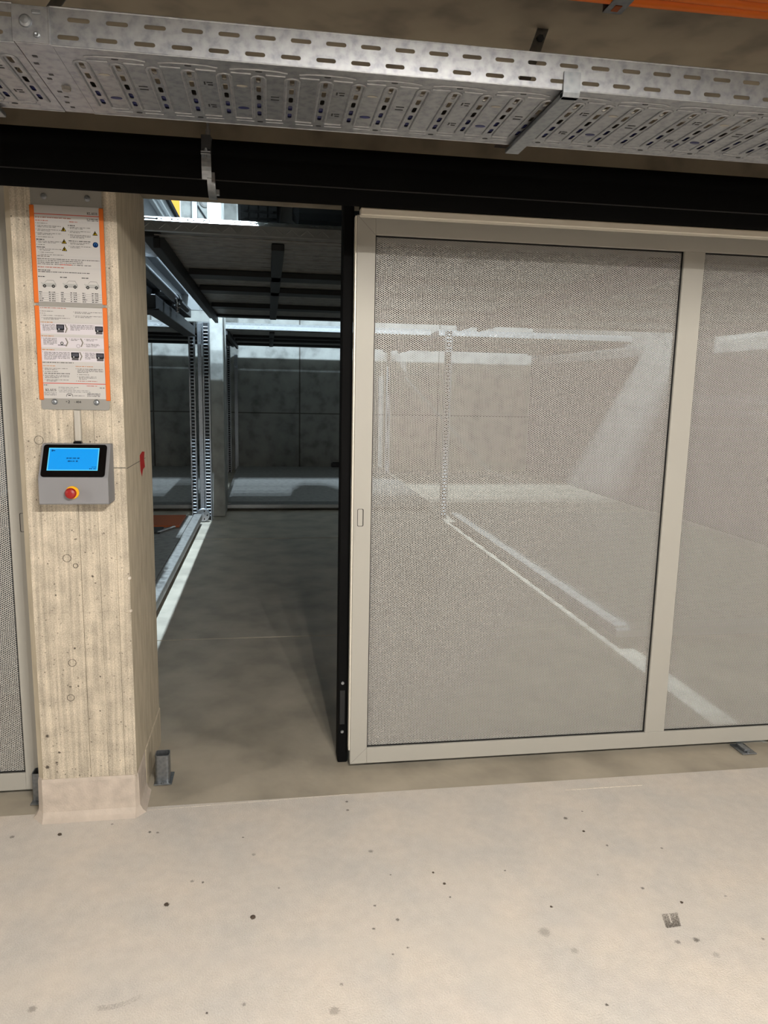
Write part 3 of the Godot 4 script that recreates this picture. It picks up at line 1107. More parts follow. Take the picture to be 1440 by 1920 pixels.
func build_doors():
	# right-hand door: front face at z -2.648
	var t := thing("sliding_door", "large right-hand sliding door, silver frame with perforated metal bays, half open", "door", Vector3(0, 0, -2.648))
	frame_bar(t, "stile", 0.305, 0.37, 0.02, 2.04)
	frame_bar(t, "mullion", 1.521, 1.605, 0.084, 1.977)
	frame_bar(t, "stile", 2.756, 2.821, 0.02, 2.04)
	frame_bar(t, "top_rail", 0.37, 2.756, 1.977, 2.04)
	frame_bar(t, "bottom_rail", 0.37, 2.756, 0.02, 0.084)
	bay(t, 0.37, 1.521, 0.084, 1.977)
	bay(t, 1.605, 2.756, 0.084, 1.977)
	boxp(Vector3(0.299, 0.075, -0.038), Vector3(0.3049, 2.038, -0.004), "edge_profile", M.bar_aluminium, t, 0.001)
	pull_handle(t, 0.312, 0.348, 0.895, 1.036)
	# mitre lines at the corners of the frame
	for a in [[0.305, 0.02, 1, 1], [0.305, 2.04, 1, -1]]:
		var m := MB.new()
		var p0 := Vector3(a[0], a[1], 0.0002)
		var p1 := Vector3(a[0] + 0.064 * a[2], a[1] + 0.064 * a[3], 0.0002)
		var s := Vector3(0.0005, -0.0005 * a[3], 0)
		if a[3] > 0: m.quad(p0 - s, p0 + s, p1 + s, p1 - s)
		else: m.quad(p1 - s, p1 + s, p0 + s, p0 - s)
		put(m, "mitre_joint", M.plate_steel, t)
	# left-hand door in the front track
	var l := thing("sliding_door", "closed left-hand sliding door, silver frame with perforated metal, beside the pillar", "door", Vector3(0, 0, -2.60))
	frame_bar(l, "stile", -0.857, -0.789, 0.02, 2.06)
	frame_bar(l, "mullion", -2.092, -2.008, 0.084, 1.977)
	frame_bar(l, "stile", -3.311, -3.243, 0.02, 2.06)
	frame_bar(l, "top_rail", -3.243, -0.857, 1.977, 2.06)
	frame_bar(l, "bottom_rail", -3.243, -0.857, 0.02, 0.084)
	bay(l, -2.008, -0.857, 0.084, 1.977)
	bay(l, -3.243, -2.092, 0.084, 1.977)
	pull_handle(l, -0.832, -0.796, 0.89, 1.035)
	# cover profile of the running rail above the right door
	var r := thing("rail_cover", "pale aluminium profile of the door rail above the right sliding door", "rail", Vector3(0, 0, -2.56))
	boxp(Vector3(0.306, 2.0205, -0.04), Vector3(2.95, 2.044, 0.0), "cover_profile", M.bar_aluminium, r, 0.003)
	boxp(Vector3(0.31, 2.044, -0.085), Vector3(2.95, 2.12, -0.03), "running_rail", M.black_steel, r, 0.003)
	# black post behind the opening edge
	var g := thing("guide_post", "slim black steel post with hinge hardware behind the right door edge", "post", Vector3(0.285, 0, -2.735))
	boxp(Vector3(-0.022, 0.0, -0.05), Vector3(0.016, 2.12, 0.03), "post_body", M.black_steel, g, 0.003)
	for y in [0.33, 0.13]:
		var b := MB.new()
		b.cyl(Vector3(-0.006, y, 0.03), Vector3(-0.006, y, 0.036), 0.006, 12)
		put(b, "bolt", M.galvanised, g)
	boxp(Vector3(-0.016, 0.16, 0.03), Vector3(0.004, 0.3, 0.034), "hinge_leaf", M.beam_steel, g, 0.001)


# ------------------------------------------------------------------ pipe with clamp

func build_pipe():
	var t := thing("insulated_pipe", "thick black insulated pipe running across above the doors", "pipe", Vector3(0, 2.037, -2.2))
	var b := MB.new()
	b.cyl(Vector3(-8.9, 0, 0), Vector3(8.9, 0, 0), 0.0735, 40)
	put(b, "foam_jacket", M.pipe_foam, t)
	var s := MB.new()
	s.box(Vector3(-8.9, -0.0445, 0.0575), Vector3(8.9, -0.041, 0.0605), 0.0008)
	put(s, "jacket_seam", M.cable_black, t)
	var c := thing("pipe_clamp", "galvanised two-part pipe clamp holding the black pipe on a threaded rod", "clamp", Vector3(-0.158, 2.037, -2.2))
	for h in 2:
		var m := MB.new()
		var off := 0.0 if h == 0 else 0.011
		var wd := 0.0125 if h == 0 else 0.0105
		var a0 := 125.0 if h == 0 else -112.0
		var a1 := -35.0 if h == 0 else -32.0
		var n := 20
		for k in n:
			# angle measured from +z (towards the camera) up to +y
			var t0 := deg_to_rad(lerpf(a0, a1, float(k) / n))
			var t1 := deg_to_rad(lerpf(a0, a1, float(k + 1) / n))
			var ri := 0.0738
			var ro := 0.0768 if h == 0 else 0.0785
			var pts := []
			for q in [[t0, ri], [t0, ro], [t1, ro], [t1, ri]]:
				pts.append(Vector2(cos(q[0]) * q[1], sin(q[0]) * q[1]))
			if h == 0:
				m.prism(PackedVector2Array([pts[3], pts[2], pts[1], pts[0]]) if (pts[1] - pts[0]).cross(pts[2] - pts[0]) < 0 else PackedVector2Array(pts), func(p, d): return Vector3(-d, p.y, p.x), -wd - off, wd - off)
			else:
				m.prism(PackedVector2Array([pts[3], pts[2], pts[1], pts[0]]) if (pts[1] - pts[0]).cross(pts[2] - pts[0]) < 0 else PackedVector2Array(pts), func(p, d): return Vector3(-d, p.y, p.x), -wd - off, wd - off)
		put(m, "band", M.galvanised, c)
	var ear := MB.new()
	ear.box(Vector3(-0.0125, 0.016, 0.074), Vector3(0.0125, 0.019, 0.094), 0.0008)
	ear.box(Vector3(-0.0125, 0.011, 0.074), Vector3(0.0125, 0.014, 0.094), 0.0008)
	put(ear, "ear", M.galvanised, c)
	var bo := MB.new()
	bo.cyl(Vector3(0.0, 0.004, 0.085), Vector3(0.0, 0.028, 0.085), 0.0035, 10)
	bo.cyl(Vector3(0.0, 0.019, 0.085), Vector3(0.0, 0.0235, 0.085), 0.0062, 6)
	put(bo, "bolt", M.galvanised, c)
	var tab := MB.new()
	tab.box(Vector3(0.0125, -0.052, 0.062), Vector3(0.0215, -0.026, 0.069), 0.001)
	put(tab, "locking_tab", M.galvanised, c)
	var tab2 := MB.new()
	tab2.box(Vector3(0.0215, -0.077, 0.03), Vector3(0.031, -0.062, 0.042), 0.001)
	put(tab2, "locking_tab", M.galvanised, c)
	var rod := MB.new()
	rod.cyl(Vector3(0, 0.074, 0.0), Vector3(0, 0.293, 0.0), 0.004, 10)
	rod.cyl(Vector3(0, 0.076, 0.0), Vector3(0, 0.1, 0.0), 0.0075, 6)
	put(rod, "threaded_rod", M.galvanised, c)
	boxp(Vector3(-0.0125, 0.026, 0.066), Vector3(0.0125, 0.063, 0.0795), "upper_bracket", M.beam_steel, c, 0.001)


# ------------------------------------------------------------------ cable tray

func build_tray():
	var P := 0.0609
	var zf := -1.4
	var zb := -1.713
	var yb := 2.0
	var yt := 2.0575
	var th := 0.0012
	for seg in 2:
		var x0: float = -0.351 if seg == 0 else -1.5
		var n: int = 31 if seg == 0 else 18
		var t := thing("cable_tray", ["galvanised perforated cable tray running to the right of the splice plate", "short left end of galvanised cable tray before the splice plate"][seg], "cable tray", Vector3(x0, yb, zf), 0.0, "cable trays under the ceiling")
		var L := n * P
		if seg == 1: L = 1.5 - 0.405
		n = int(L / P)
		L = n * P
		if seg == 1: t.position.x = -0.408 - L
		# slotted front and back side walls
		for s in 2:
			var b := MB.new()
			var f := func(p, d): return Vector3(p.x, p.y, d - th)
			if s == 1: f = func(p, d): return Vector3(p.x, p.y, zb - zf + d)
			var hy := yt - yb
			b.flat([Vector2(0, hy * 0.53), Vector2(0.0145, hy * 0.53), Vector2(0.0145, hy), Vector2(0, hy)], f, th)
			for k in n:
				# upper row and lower row, shifted by half a pitch
				var ox := 0.0145
				var a := k * P
				b.sheet_cell(Vector2(a + ox, hy * 0.53), Vector2(a + ox + P, hy), stadium(Vector2(a + ox + P / 2, hy * 0.71), 0.0178, 0.0035), f, th)
				b.sheet_cell(Vector2(a, 0), Vector2(a + P, hy * 0.53), stadium(Vector2(a + 0.0275, hy * 0.235), 0.0172, 0.0035), f, th)
			# rolled top edge
			b.box(f.call(Vector2(0, hy), 0.0) + Vector3(0, -0.0005, -0.0015), f.call(Vector2(L, hy), th) + Vector3(0, 0.0022, 0.0012), 0.001)
			b.box(f.call(Vector2(0, -0.0012), 0.0) + Vector3(0, 0, -0.001), f.call(Vector2(L, 0.0012), th) + Vector3(0, 0, 0.0008), 0.0008)
			put(b, "side_wall", M.tray_steel, t)
		# bottom with ribs: plain strips and slotted columns
		var fl := MB.new()
		var fb := func(p, d): return Vector3(p.x, th - d, -p.y)
		var w := zf - zb
		var plate := func(a: float, bb: float, c: float, d: float): fl.flat([Vector2(a, c), Vector2(bb, c), Vector2(bb, d), Vector2(a, d)], fb, th)
		plate.call(0.0, L, 0.0, 0.052)
		plate.call(0.0, L, 0.262, w)
		for k in n:
			var c := k * P + 0.032
			plate.call(k * P, c - 0.009, 0.052, 0.262)
			plate.call(c + 0.009, (k + 1) * P, 0.052, 0.262)
			for j in 5:
				var z0 := 0.052 + j * 0.042
				var hz := 0.0115 if j != 1 else 0.0125
				fl.sheet_cell(Vector2(c - 0.009, z0), Vector2(c + 0.009, z0 + 0.042), stadium(Vector2(c, z0 + 0.021), 0.0042, hz + 0.0025, 3), fb, th)
		put(fl, "bottom_sheet", M.tray_steel, t)
		# pressed ribs
		for k in n:
			var c := k * P + 0.032
			var m := MB.new()
			rib(m, PackedVector2Array([Vector2(c - 0.0115, 0.262), Vector2(c - 0.0115, 0.064), Vector2(c - 0.0085, 0.056), Vector2(c, 0.053), Vector2(c + 0.0085, 0.056), Vector2(c + 0.0115, 0.064), Vector2(c + 0.0115, 0.262)]), 0.0032)
			put(m, "pressed_rib", M.tray_steel, t)
			if k == n - 1: continue
			var beads := [[PackedVector2Array([Vector2(c + 0.013, 0.047), Vector2(c + 0.048, 0.047)]), 0.0028], [PackedVector2Array([Vector2(c + 0.012, 0.271), Vector2(c + 0.046, 0.271)]), 0.0024]]
			if k % 2 == 0 and k < n - 2:
				beads.append([PackedVector2Array([Vector2(c + 0.012, 0.034), Vector2(c + 0.03, 0.0285), Vector2(c + 0.062, 0.027), Vector2(c + 0.094, 0.0285), Vector2(c + 0.112, 0.034)]), 0.0026])
				beads.append([PackedVector2Array([Vector2(c + 0.014, 0.286), Vector2(c + 0.05, 0.287)]), 0.002])
				beads.append([PackedVector2Array([Vector2(c + 0.074, 0.287), Vector2(c + 0.11, 0.286)]), 0.002])
			for q in beads:
				var e := MB.new()
				rib(e, q[0], q[1])
				put(e, "edge_bead", M.tray_steel, t)
			# punched marks between the ribs: ovals, slits and small flaps in turn
			var mk := MB.new()
			var d := c + 0.0305
			match k % 4:
				0:
					dot(mk, d, 0.105, 0.010, 0.0045)
					put(mk, "punched_mark", M.cable_grey, t)
					mk = MB.new()
					dot(mk, d, 0.215, 0.011, 0.006)
					put(mk, "punched_mark", M.cable_blue, t)
				1:
					boxp(Vector3(d - 0.008, -0.0006, -0.148), Vector3(d + 0.008, 0.0, -0.145), "punched_slit", M.beam_steel, t)
					boxp(Vector3(d - 0.008, -0.0006, -0.162), Vector3(d + 0.008, 0.0, -0.159), "punched_slit", M.beam_steel, t)
				3:
					for zz in [0.1, 0.21]:
						mk = MB.new()
						mk.box(Vector3(d - 0.008, -0.0006, -zz - 0.012), Vector3(d - 0.005, 0.0, -zz))
						mk.box(Vector3(d - 0.003, -0.0006, -zz - 0.003), Vector3(d + 0.008, 0.0, -zz))
						mk.box(Vector3(d - 0.001, -0.0006, -zz - 0.014), Vector3(d + 0.008, 0.0, -zz - 0.010))
						tag(put(mk, "punched_flap", M.cable_black, t), "", "", "", "stuff")
			if k % 2 == 0:
				for zz in [0.0345, 0.287]:
					var h := MB.new()
					dot(h, c + 0.062, zz, 0.006, 0.0029)
					put(h, "punched_hole", M.cable_black, t)
	# cables inside
	var cz := [[-1.685, 0.008, "cable_blue", "deep blue"], [-1.668, 0.008, "cable_blue", "deep blue"], [-1.650, 0.008, "cable_blue", "deep blue"], [-1.632, 0.008, "cable_blue", "deep blue"], [-1.614, 0.008, "cable_blue", "deep blue"], [-1.594, 0.009, "cable_black", "black"], [-1.512, 0.0075, "cable_grey", "pale grey"]]
	var where := ["rearmost", "second from the back", "third from the back", "fourth from the back", "fifth from the back", "middle", "front"]
	for i in cz.size():
		var b := MB.new()
		var pts := []
		for k in 14: pts.append(Vector3(-1.5 + k * 0.24, 2.0025 + cz[i][1], cz[i][0] + 0.0008 * sin(k * 1.7 + i)))
		b.tube(pts, cz[i][1], 8)
		var o := put(b, "tray_cable", M[cz[i][2]])
		tag(o, "%s cable lying in the cable tray, %s" % [cz[i][3], where[i]], "cable", "cables in the tray")
	# splice plate
	var s := thing("splice_plate", "U-shaped galvanised splice plate joining the two tray lengths, with bolts", "splice plate", Vector3(-0.38, yb, zf))
	var u := MB.new()
	u.box(Vector3(-0.03, 0.001, 0.0006), Vector3(0.0285, yt - yb - 0.001, 0.002), 0.0005)
	u.box(Vector3(-0.0265, -0.0006, -0.312), Vector3(0.031, 0.0006, 0.0018), 0.0005)
	put(u, "plate", M.tray_steel, s)
	boxp(Vector3(0.0262, 0.0, 0.0), Vector3(0.0295, yt - yb, 0.0032), "folded_edge", M.tray_steel, s, 0.0008)
	var bl := MB.new()
	bl.lathe(Vector3(-0.008, 0.032, 0.002), Vector3(0, 0, 1), [[0.010, 0.0], [0.0095, 0.004], [0.0065, 0.007], [0.0, 0.0078]], 16)
	put(bl, "coach_bolt", M.galvanised, s)
	var bl2 := MB.new()
	bl2.lathe(Vector3(0.0085, 0.013, 0.002), Vector3(0, 0, 1), [[0.0055, 0.0], [0.005, 0.0025], [0.003, 0.003], [0.0, 0.002]], 12)
	put(bl2, "rivet", M.galvanised, s)
	boxp(Vector3(0.002, 0.044, 0.0015), Vector3(0.016, 0.05, 0.0045), "nib", M.galvanised, s, 0.001)
	for q in [[0.012, 0.045], [0.006, 0.075], [0.018, 0.12], [0.01, 0.14], [0.012, 0.2], [0.018, 0.225], [0.012, 0.255], [0.016, 0.28]]:
		boxp(Vector3(q[0] - 0.026, -0.0012, -q[1] - 0.007), Vector3(q[0] - 0.018, -0.0005, -q[1]), "slot_mark", M.cable_black, s)
	var nut := MB.new()
	nut.cyl(Vector3(0.008, -0.0005, -0.178), Vector3(0.008, -0.007, -0.178), 0.009, 6, 0.008)
	put(nut, "nut", M.plate_steel, s)
	# support brackets: arm under the tray with a hooked front end and a hanger to the ceiling
	for a in [[0.552, "galvanised tray bracket with hooked end right of the tray middle"], [-0.545, "galvanised tray bracket at the left end of the tray"]]:
		var k := thing("tray_bracket", a[1], "bracket", Vector3(a[0], yb, zf), 0.0, "tray brackets")
		var m := MB.new()
		m.box(Vector3(-0.016, -0.013, -0.336), Vector3(0.016, -0.0036, 0.002), 0.001)
		put(m, "arm", M.galvanised, k)
		var hk := MB.new()
		hk.prism(PackedVector2Array([Vector2(-0.01, -0.013), Vector2(0.003, -0.013), Vector2(0.006, -0.006), Vector2(0.006, 0.029), Vector2(0.003, 0.029), Vector2(0.003, -0.003), Vector2(-0.01, -0.003)]), func(p, d): return Vector3(-d, p.y, p.x), -0.016, 0.016)
		put(hk, "hook", M.galvanised, k)
		var hg := MB.new()
		var p0 := Vector3(-0.03, -0.004, -0.325)
		var p1 := Vector3(0.118, 0.331, -0.50)
		for d in 1:
			hg.quad(p0 + Vector3(-0.014, 0, 0), p0 + Vector3(0.014, 0, 0), p1 + Vector3(0.014, 0, 0), p1 + Vector3(-0.014, 0, 0))
			var bk := Vector3(0, 0, -0.004)
			hg.quad(p0 + Vector3(0.014, 0, 0) + bk, p0 + Vector3(-0.014, 0, 0) + bk, p1 + Vector3(-0.014, 0, 0) + bk, p1 + Vector3(0.014, 0, 0) + bk)
			hg.quad(p0 + Vector3(-0.014, 0, 0) + bk, p0 + Vector3(-0.014, 0, 0), p1 + Vector3(-0.014, 0, 0), p1 + Vector3(-0.014, 0, 0) + bk)
			hg.quad(p0 + Vector3(0.014, 0, 0), p0 + Vector3(0.014, 0, 0) + bk, p1 + Vector3(0.014, 0, 0) + bk, p1 + Vector3(0.014, 0, 0))
		put(hg, "hanger", M.galvanised, k)
		var bt := MB.new()
		bt.cyl(Vector3(0.104, 0.3, -0.484), Vector3(0.104, 0.297, -0.475), 0.009, 6)
		put(bt, "bolt", M.beam_steel, k)


func rib(m: MB, path: PackedVector2Array, r: float):
	# half-round bead standing out below the sheet; path in (x, depth)
	var N := 6
	var rows := []
	for i in path.size():
		var d := (path[mini(i + 1, path.size() - 1)] - path[maxi(i - 1, 0)]).normalized()
		var s := Vector2(-d.y, d.x)
		var row := []
		for k in N + 1:
			var a := PI * k / N
			var o := path[i] + s * cos(a) * r
			row.append([Vector3(o.x, -sin(a) * r * 0.75, -o.y), Vector3(s.x * cos(a), -sin(a), -s.y * cos(a))])
		rows.append(row)
	for i in rows.size() - 1:
		for k in N:
			var A: Array = rows[i][k]
			var B: Array = rows[i][k + 1]
			var C: Array = rows[i + 1][k + 1]
			var D: Array = rows[i + 1][k]
			m.trin(A[0], C[0], B[0], A[1], C[1], B[1])
			m.trin(A[0], D[0], C[0], A[1], D[1], C[1])
	for e in [0, rows.size() - 1]:
		var c := Vector3(path[e].x, 0, -path[e].y)
		for k in N: m.tri(c, rows[e][k][0], rows[e][k + 1][0])


func dot(m: MB, x: float, z: float, rx: float, rz: float):
	var p := PackedVector2Array()
	for k in 14: p.append(Vector2(x + cos(TAU * k / 14) * rx, z + sin(TAU * k / 14) * rz))
	m.prism(p, func(q, d): return Vector3(q.x, -d, -q.y), -0.0002, 0.0007)


func build_conduits():
	for a in [[-1.684, 2.308, "orange cable along the ceiling above the tray, nearer the doors"], [-1.652, 2.309, "orange cable along the ceiling above the tray, middle one"], [-1.622, 2.309, "orange cable along the ceiling above the tray, nearest the viewer"]]:
		var b := MB.new()
		var pts := []
		for k in 30: pts.append(Vector3(-3.0 + k * 0.25, a[1] + 0.002 * sin(k * 1.3 + a[0] * 50), a[0] + 0.004 * sin(k * 0.9 + a[0] * 90)))
		b.tube(pts, 0.0135, 12)
		var o := put(b, "ceiling_cable", M.orange_conduit)
		tag(o, a[2], "cable", "orange ceiling cables")
	var t := thing("cable_clip", "galvanised clip holding the orange ceiling cables", "clip", Vector3(0.765, 2.33, -1.66))
	var m := MB.new()
	m.box(Vector3(-0.022, -0.038, -0.062), Vector3(0.022, -0.036, 0.06), 0.0006)
	m.box(Vector3(-0.022, -0.038, -0.062), Vector3(0.022, 0.0, -0.06), 0.0006)
	m.box(Vector3(-0.022, -0.038, 0.058), Vector3(0.022, 0.0, 0.06), 0.0006)
	put(m, "strap", M.galvanised, t)
	boxp(Vector3(-0.008, -0.0395, -0.05), Vector3(0.008, -0.037, -0.025), "slot_mark", M.orange_paint, t, 0.0004)


# ------------------------------------------------------------------ parking lift

var plank_meshes := {}


func plank(width: float) -> ArrayMesh:
	var key := "%.3f" % width
	if plank_meshes.has(key): return plank_meshes[key]
	# trough-shaped deck plank 0.137 wide, folded down at both sides
	var m := MB.new()
	var prof := PackedVector2Array([Vector2(0.0, 0.003), Vector2(0.006, 0.0), Vector2(0.058, 0.0), Vector2(0.061, 0.004), Vector2(0.066, 0.004), Vector2(0.069, 0.0), Vector2(0.118, 0.0), Vector2(0.124, 0.003), Vector2(0.124, 0.052), Vector2(0.1462, 0.052), Vector2(0.1462, 0.058), Vector2(0.0, 0.058)])
	m.prism(prof, func(p, d): return Vector3(d, p.y, -p.x), 0.0, width)
	plank_meshes[key] = m.mesh()
	return plank_meshes[key]


func platform(label: String, x0: float, x1: float, zf: float, zb: float, y: float, lip: float, group: String, beams := true) -> Node3D:
	var t := thing("parking_platform", label, "platform", Vector3(x0, y, zf), 0.0, group)
	var w := x1 - x0
	var n := int((zf - zb - 0.12) / 0.1446)
	for k in n:
		inst(plank(w - 0.16), "deck_plank", M.platform_steel, t, Vector3(0.08, 0.012, -0.06 - k * 0.1446))
	var len := zf - zb
	for s in 2:
		var m := MB.new()
		var a := 0.0 if s == 0 else w - 0.08
		m.box(Vector3(a, -0.02 if beams else -0.005, -len), Vector3(a + 0.08, 0.062, -0.012), 0.004)
		m.box(Vector3(a + (0.055 if s == 0 else -0.005), (-0.065 if beams else -0.015), -len + 0.05), Vector3(a + (0.085 if s == 0 else 0.025), -0.02 if beams else -0.006, -0.012), 0.003)
		put(m, "side_beam", M.beam_steel if beams else M.platform_steel, t)
	if beams:
		boxp(Vector3(0.57, -0.022, -len + 0.1), Vector3(0.63, 0.01, -0.19), "centre_beam", M.beam_steel, t, 0.003)
		for z in [1.07, 1.78, 2.82]:
			if z < len - 0.3: boxp(Vector3(0.1, -0.022, -z - 0.18), Vector3(w - 0.1, 0.011, -z), "cross_beam", M.beam_steel, t, 0.003)
		boxp(Vector3(0.08, -0.008, -len), Vector3(w - 0.08, 0.05, maxf(-len + 0.05, -0.06 - n * 0.1446 + 0.004)), "rear_beam", M.beam_steel, t, 0.003)
		if zf > -8.0 and x0 > -1.0 and x0 < 0.0:
			boxp(Vector3(-0.165, 0.03, -0.85), Vector3(0.0, 0.036, -0.012), "unseen_gap_flap", M.platform_steel, t, 0.001)  # unseen flaps, placed to stop hall light falling forward through the platform gaps
			boxp(Vector3(w, 0.03, -0.85), Vector3(w + 0.066, 0.036, -0.012), "unseen_gap_flap", M.platform_steel, t, 0.001)
		var gl := (0.083 if x0 > -1.0 and x0 < 0 else 0.03) if zf > -8.0 else 0.0
		var gr := (0.083 if x1 < 0 else 0.03) if zf > -8.0 else 0.0
		boxp(Vector3(-gl, 0.05, -len - 0.02), Vector3(w + gr, 0.84 if zf > -8.0 else 0.22, -len), "unseen_shade_panel", M.tread_plate, t, 0.003)  # unseen panel behind the deck, placed to shade hall floor, column and wall
		if zf < -8.9:
			for s in 2:
				if s == 1 and x1 < 0: continue
				var a := -0.045 if s == 0 else w
				boxp(Vector3(a, -0.01, -len - 0.56), Vector3(a + 0.045, 0.05, -len + 0.004), "lift_carriage", M.beam_steel, t, 0.003)
	# folded tread-plate lip at the front
	var l := MB.new()
	var h := lip
	l.prism(PackedVector2Array([Vector2(0.0, 0.016), Vector2(0.006, 0.0), Vector2(0.012, 0.004), Vector2(0.012, h * 0.6), Vector2(-0.055, h), Vector2(-0.058, h - 0.006), Vector2(0.0, h * 0.55)]), func(p, d): return Vector3(-d, p.y, p.x), -w, 0.0)
	var lo := put(l, "front_lip", M.tread_plate, t)
	var tb := MB.new()
	var i := 0
	var x := 0.03
	while x < w - 0.02:
		for r in 2:
			var up := i % 2 == r
			var c := Vector3(x, h * 0.3, 0.013) if r == 0 else Vector3(x, h * 0.8, -0.022)
			var d := Vector3(0.013, 0.011 if up else -0.011, 0.0) if r == 0 else Vector3(0.013, 0.0, 0.013 if up else -0.013)
			tb.cyl(c - d, c + d, 0.0022, 5)
		x += 0.034
		i += 1
	tag(put(tb, "tread_pattern", M.tread_plate, lo), "", "", "", "stuff")
	boxp(Vector3(0.06, -0.012, -0.05), Vector3(w - 0.06, -0.006, -0.006), "front_flange", M.platform_steel, t, 0.002)
	return t


func rack(label: String, at: Vector3, hgt: float, wide: bool) -> Node3D:
	var t := thing("lift_post", label, "post", at, 0.0, "lift posts with toothed racks")
	var rw := 0.06 if wide else 0.05
	# rack: two flanges and a ladder of rungs
	for s in [-1, 1]:
		boxp(Vector3(s * rw / 2 - 0.008, 0.0, -0.05), Vector3(s * rw / 2 + 0.008, hgt, 0.012), "rack_flange", M.galvanised, t, 0.002)
	boxp(Vector3(-rw / 2, 0.0, -0.05), Vector3(rw / 2, hgt, -0.04), "rack_web", M.beam_steel, t)
	var m := MB.new()
	var y := 0.05
	while y < hgt - 0.03:
		m.cyl(Vector3(-rw / 2, y, 0.0), Vector3(rw / 2, y, 0.0), 0.0085, 8, -1.0, false)
		y += 0.036
	tag(put(m, "rack_rungs", M.galvanised, t), "ladder of bright rungs", "", "", "stuff")
	return t


func build_interior():
	var G := "parking platforms of the lift"
	platform("upper front parking platform with car, seen from below through the open door", -0.55, 1.95, -3.5, -7.45, 2.11, 0.076, G)
	platform("upper rear parking platform, bright lip seen beyond the front platform", -0.55, 1.95, -9.0, -12.3, 2.11, 0.08, G)
	platform("upper front parking platform of the left neighbouring bay", -3.22, -0.72, -3.5, -7.45, 2.11, 0.076, G)
	platform("upper rear parking platform of the left neighbouring bay", -3.07, -0.57, -9.0, -12.3, 2.11, 0.08, G)
	platform("upper front parking platform of the right neighbouring bay", 2.02, 4.52, -3.5, -7.45, 2.11, 0.076, G)
	platform("upper rear parking platform of the right neighbouring bay", 2.05, 4.55, -9.0, -12.3, 2.11, 0.08, G)
	platform("lower rear parking platform lying on the floor straight ahead", -0.53, 1.97, -8.85, -13.1, 0.028, 0.07, G, false)
	platform("lower rear parking platform on the floor, left of the concrete column", -3.33, -0.83, -8.85, -13.1, 0.028, 0.07, G, false)
	platform("lower front parking platform on the floor of the left bay", -3.2, -0.70, -3.4, -7.95, 0.05, 0.07, G, false)
	platform("lower front parking platform on the floor of the right bay", 2.005, 4.505, -3.9, -7.95, 0.05, 0.07, G, false)
	# orange plate and dark drive pit at the back of the left lower platform
	var o := thing("drive_cover", "dull orange cover plate with dark chain pit on the left lower platform", "cover plate", Vector3(-1.26, 0.1205, -7.25))
	boxp(Vector3(-0.5, 0.0, -0.48), Vector3(0.42, 0.02, 0.12), "orange_plate", M.orange_paint, o, 0.003)
	boxp(Vector3(-0.5, 0.0, 0.14), Vector3(0.28, 0.012, 0.42), "pit_cover", M.cable_black, o, 0.002)
	for k in 8:
		var m := MB.new()
		m.cyl(Vector3(0.26 + 0.014 * k, 0.014, 0.40 - 0.035 * k), Vector3(0.29 + 0.014 * k, 0.014, 0.395 - 0.035 * k), 0.01, 8)
		put(m, "chain_link", M.galvanised, o)
	# posts with racks
	rack("lift post with bright ladder rack at the left edge, nearest the open floor", Vector3(-0.648, 0.0, -8.2), 2.11, true)
	rack("darker lift post with ladder rack left of the bright one", Vector3(-0.795, 0.0, -8.2), 2.11, false)
	rack("slim far lift post with ladder rack beside the back wall", Vector3(-0.655, 0.0, -12.9), 2.2, false)
	rack("slim far lift post with ladder rack by the back wall, right of the rear platform", Vector3(2.07, 0.0, -12.9), 2.2, false)
	rack("slim far lift post with ladder rack in the right bay", Vector3(1.985, 0.0, -8.2), 2.11, true)
	var gb := thing("guide_bar", "flat galvanised guide bar standing between the two ladder racks", "bar", Vector3(-0.712, 0.0, -8.18))
	boxp(Vector3(-0.022, 0.0, -0.03), Vector3(0.022, 2.1, 0.0), "flat_bar", M.galvanised, gb, 0.002)
	boxp(Vector3(-0.024, 0.0, -0.05), Vector3(0.022, 0.02, 0.012), "foot_plate", M.galvanised, gb, 0.002)
	var wh := thing("chain_wheel", "grey chain wheel at the foot of the ladder racks", "wheel", Vector3(-0.70, 0.076, -8.10))
	var wm := MB.new()
	wm.lathe(Vector3(0, 0, 0), Vector3(0.15, 0, 1), [[0.0, -0.02], [0.07, -0.02], [0.075, -0.01], [0.075, 0.01], [0.066, 0.02], [0.02, 0.014], [0.018, 0.03], [0.0, 0.03]], 24)
	put(wm, "rim", M.galvanised, wh)
	for k in 5:
		var hm := MB.new()
		var a := TAU * k / 5
		hm.cyl(Vector3(cos(a) * 0.045, sin(a) * 0.045, 0.012), Vector3(cos(a) * 0.045, sin(a) * 0.045, 0.022), 0.008, 8)
		put(hm, "hub_bolt", M.cable_black, wh)
	var fb := thing("guide_bar", "blue-grey flat bar beside the far ladder rack at the back wall", "bar", Vector3(-0.545, 0.0, -13.2))
	boxp(Vector3(-0.03, 0.0, -0.03), Vector3(0.03, 2.0, 0.0), "flat_bar", M.galvanised, fb, 0.002)
	boxp(Vector3(-0.04, 0.0, -0.05), Vector3(0.04, 0.015, 0.03), "foot_plate", M.galvanised, fb, 0.002)
	# concrete column inside the hall
	var cc := thing("concrete_column", "concrete column behind the ladder racks inside the lift hall", "column", Vector3(-0.555, 0, -8.72))
	boxp(Vector3(-0.072, 0.0, -0.3), Vector3(0.072, 4.75, 0.3), "shaft", M.hall_concrete, cc, 0.01)
	# drive shaft under the left edge of the front platform
	var ds := thing("drive_shaft", "grey drive shaft with end coupling under the left platform edge", "shaft", Vector3(-0.66, 2.07, -4.2))
	var dm := MB.new()
	dm.cyl(Vector3(0, 0, 0), Vector3(0, 0, -1.5), 0.028, 16)
	put(dm, "tube", M.galvanised, ds)
	var dc := MB.new()
	dc.cyl(Vector3(0, 0, -1.5), Vector3(0, 0, -1.62), 0.036, 16)
	dc.cyl(Vector3(0, 0, -1.62), Vector3(0, 0, -2.3), 0.02, 12)
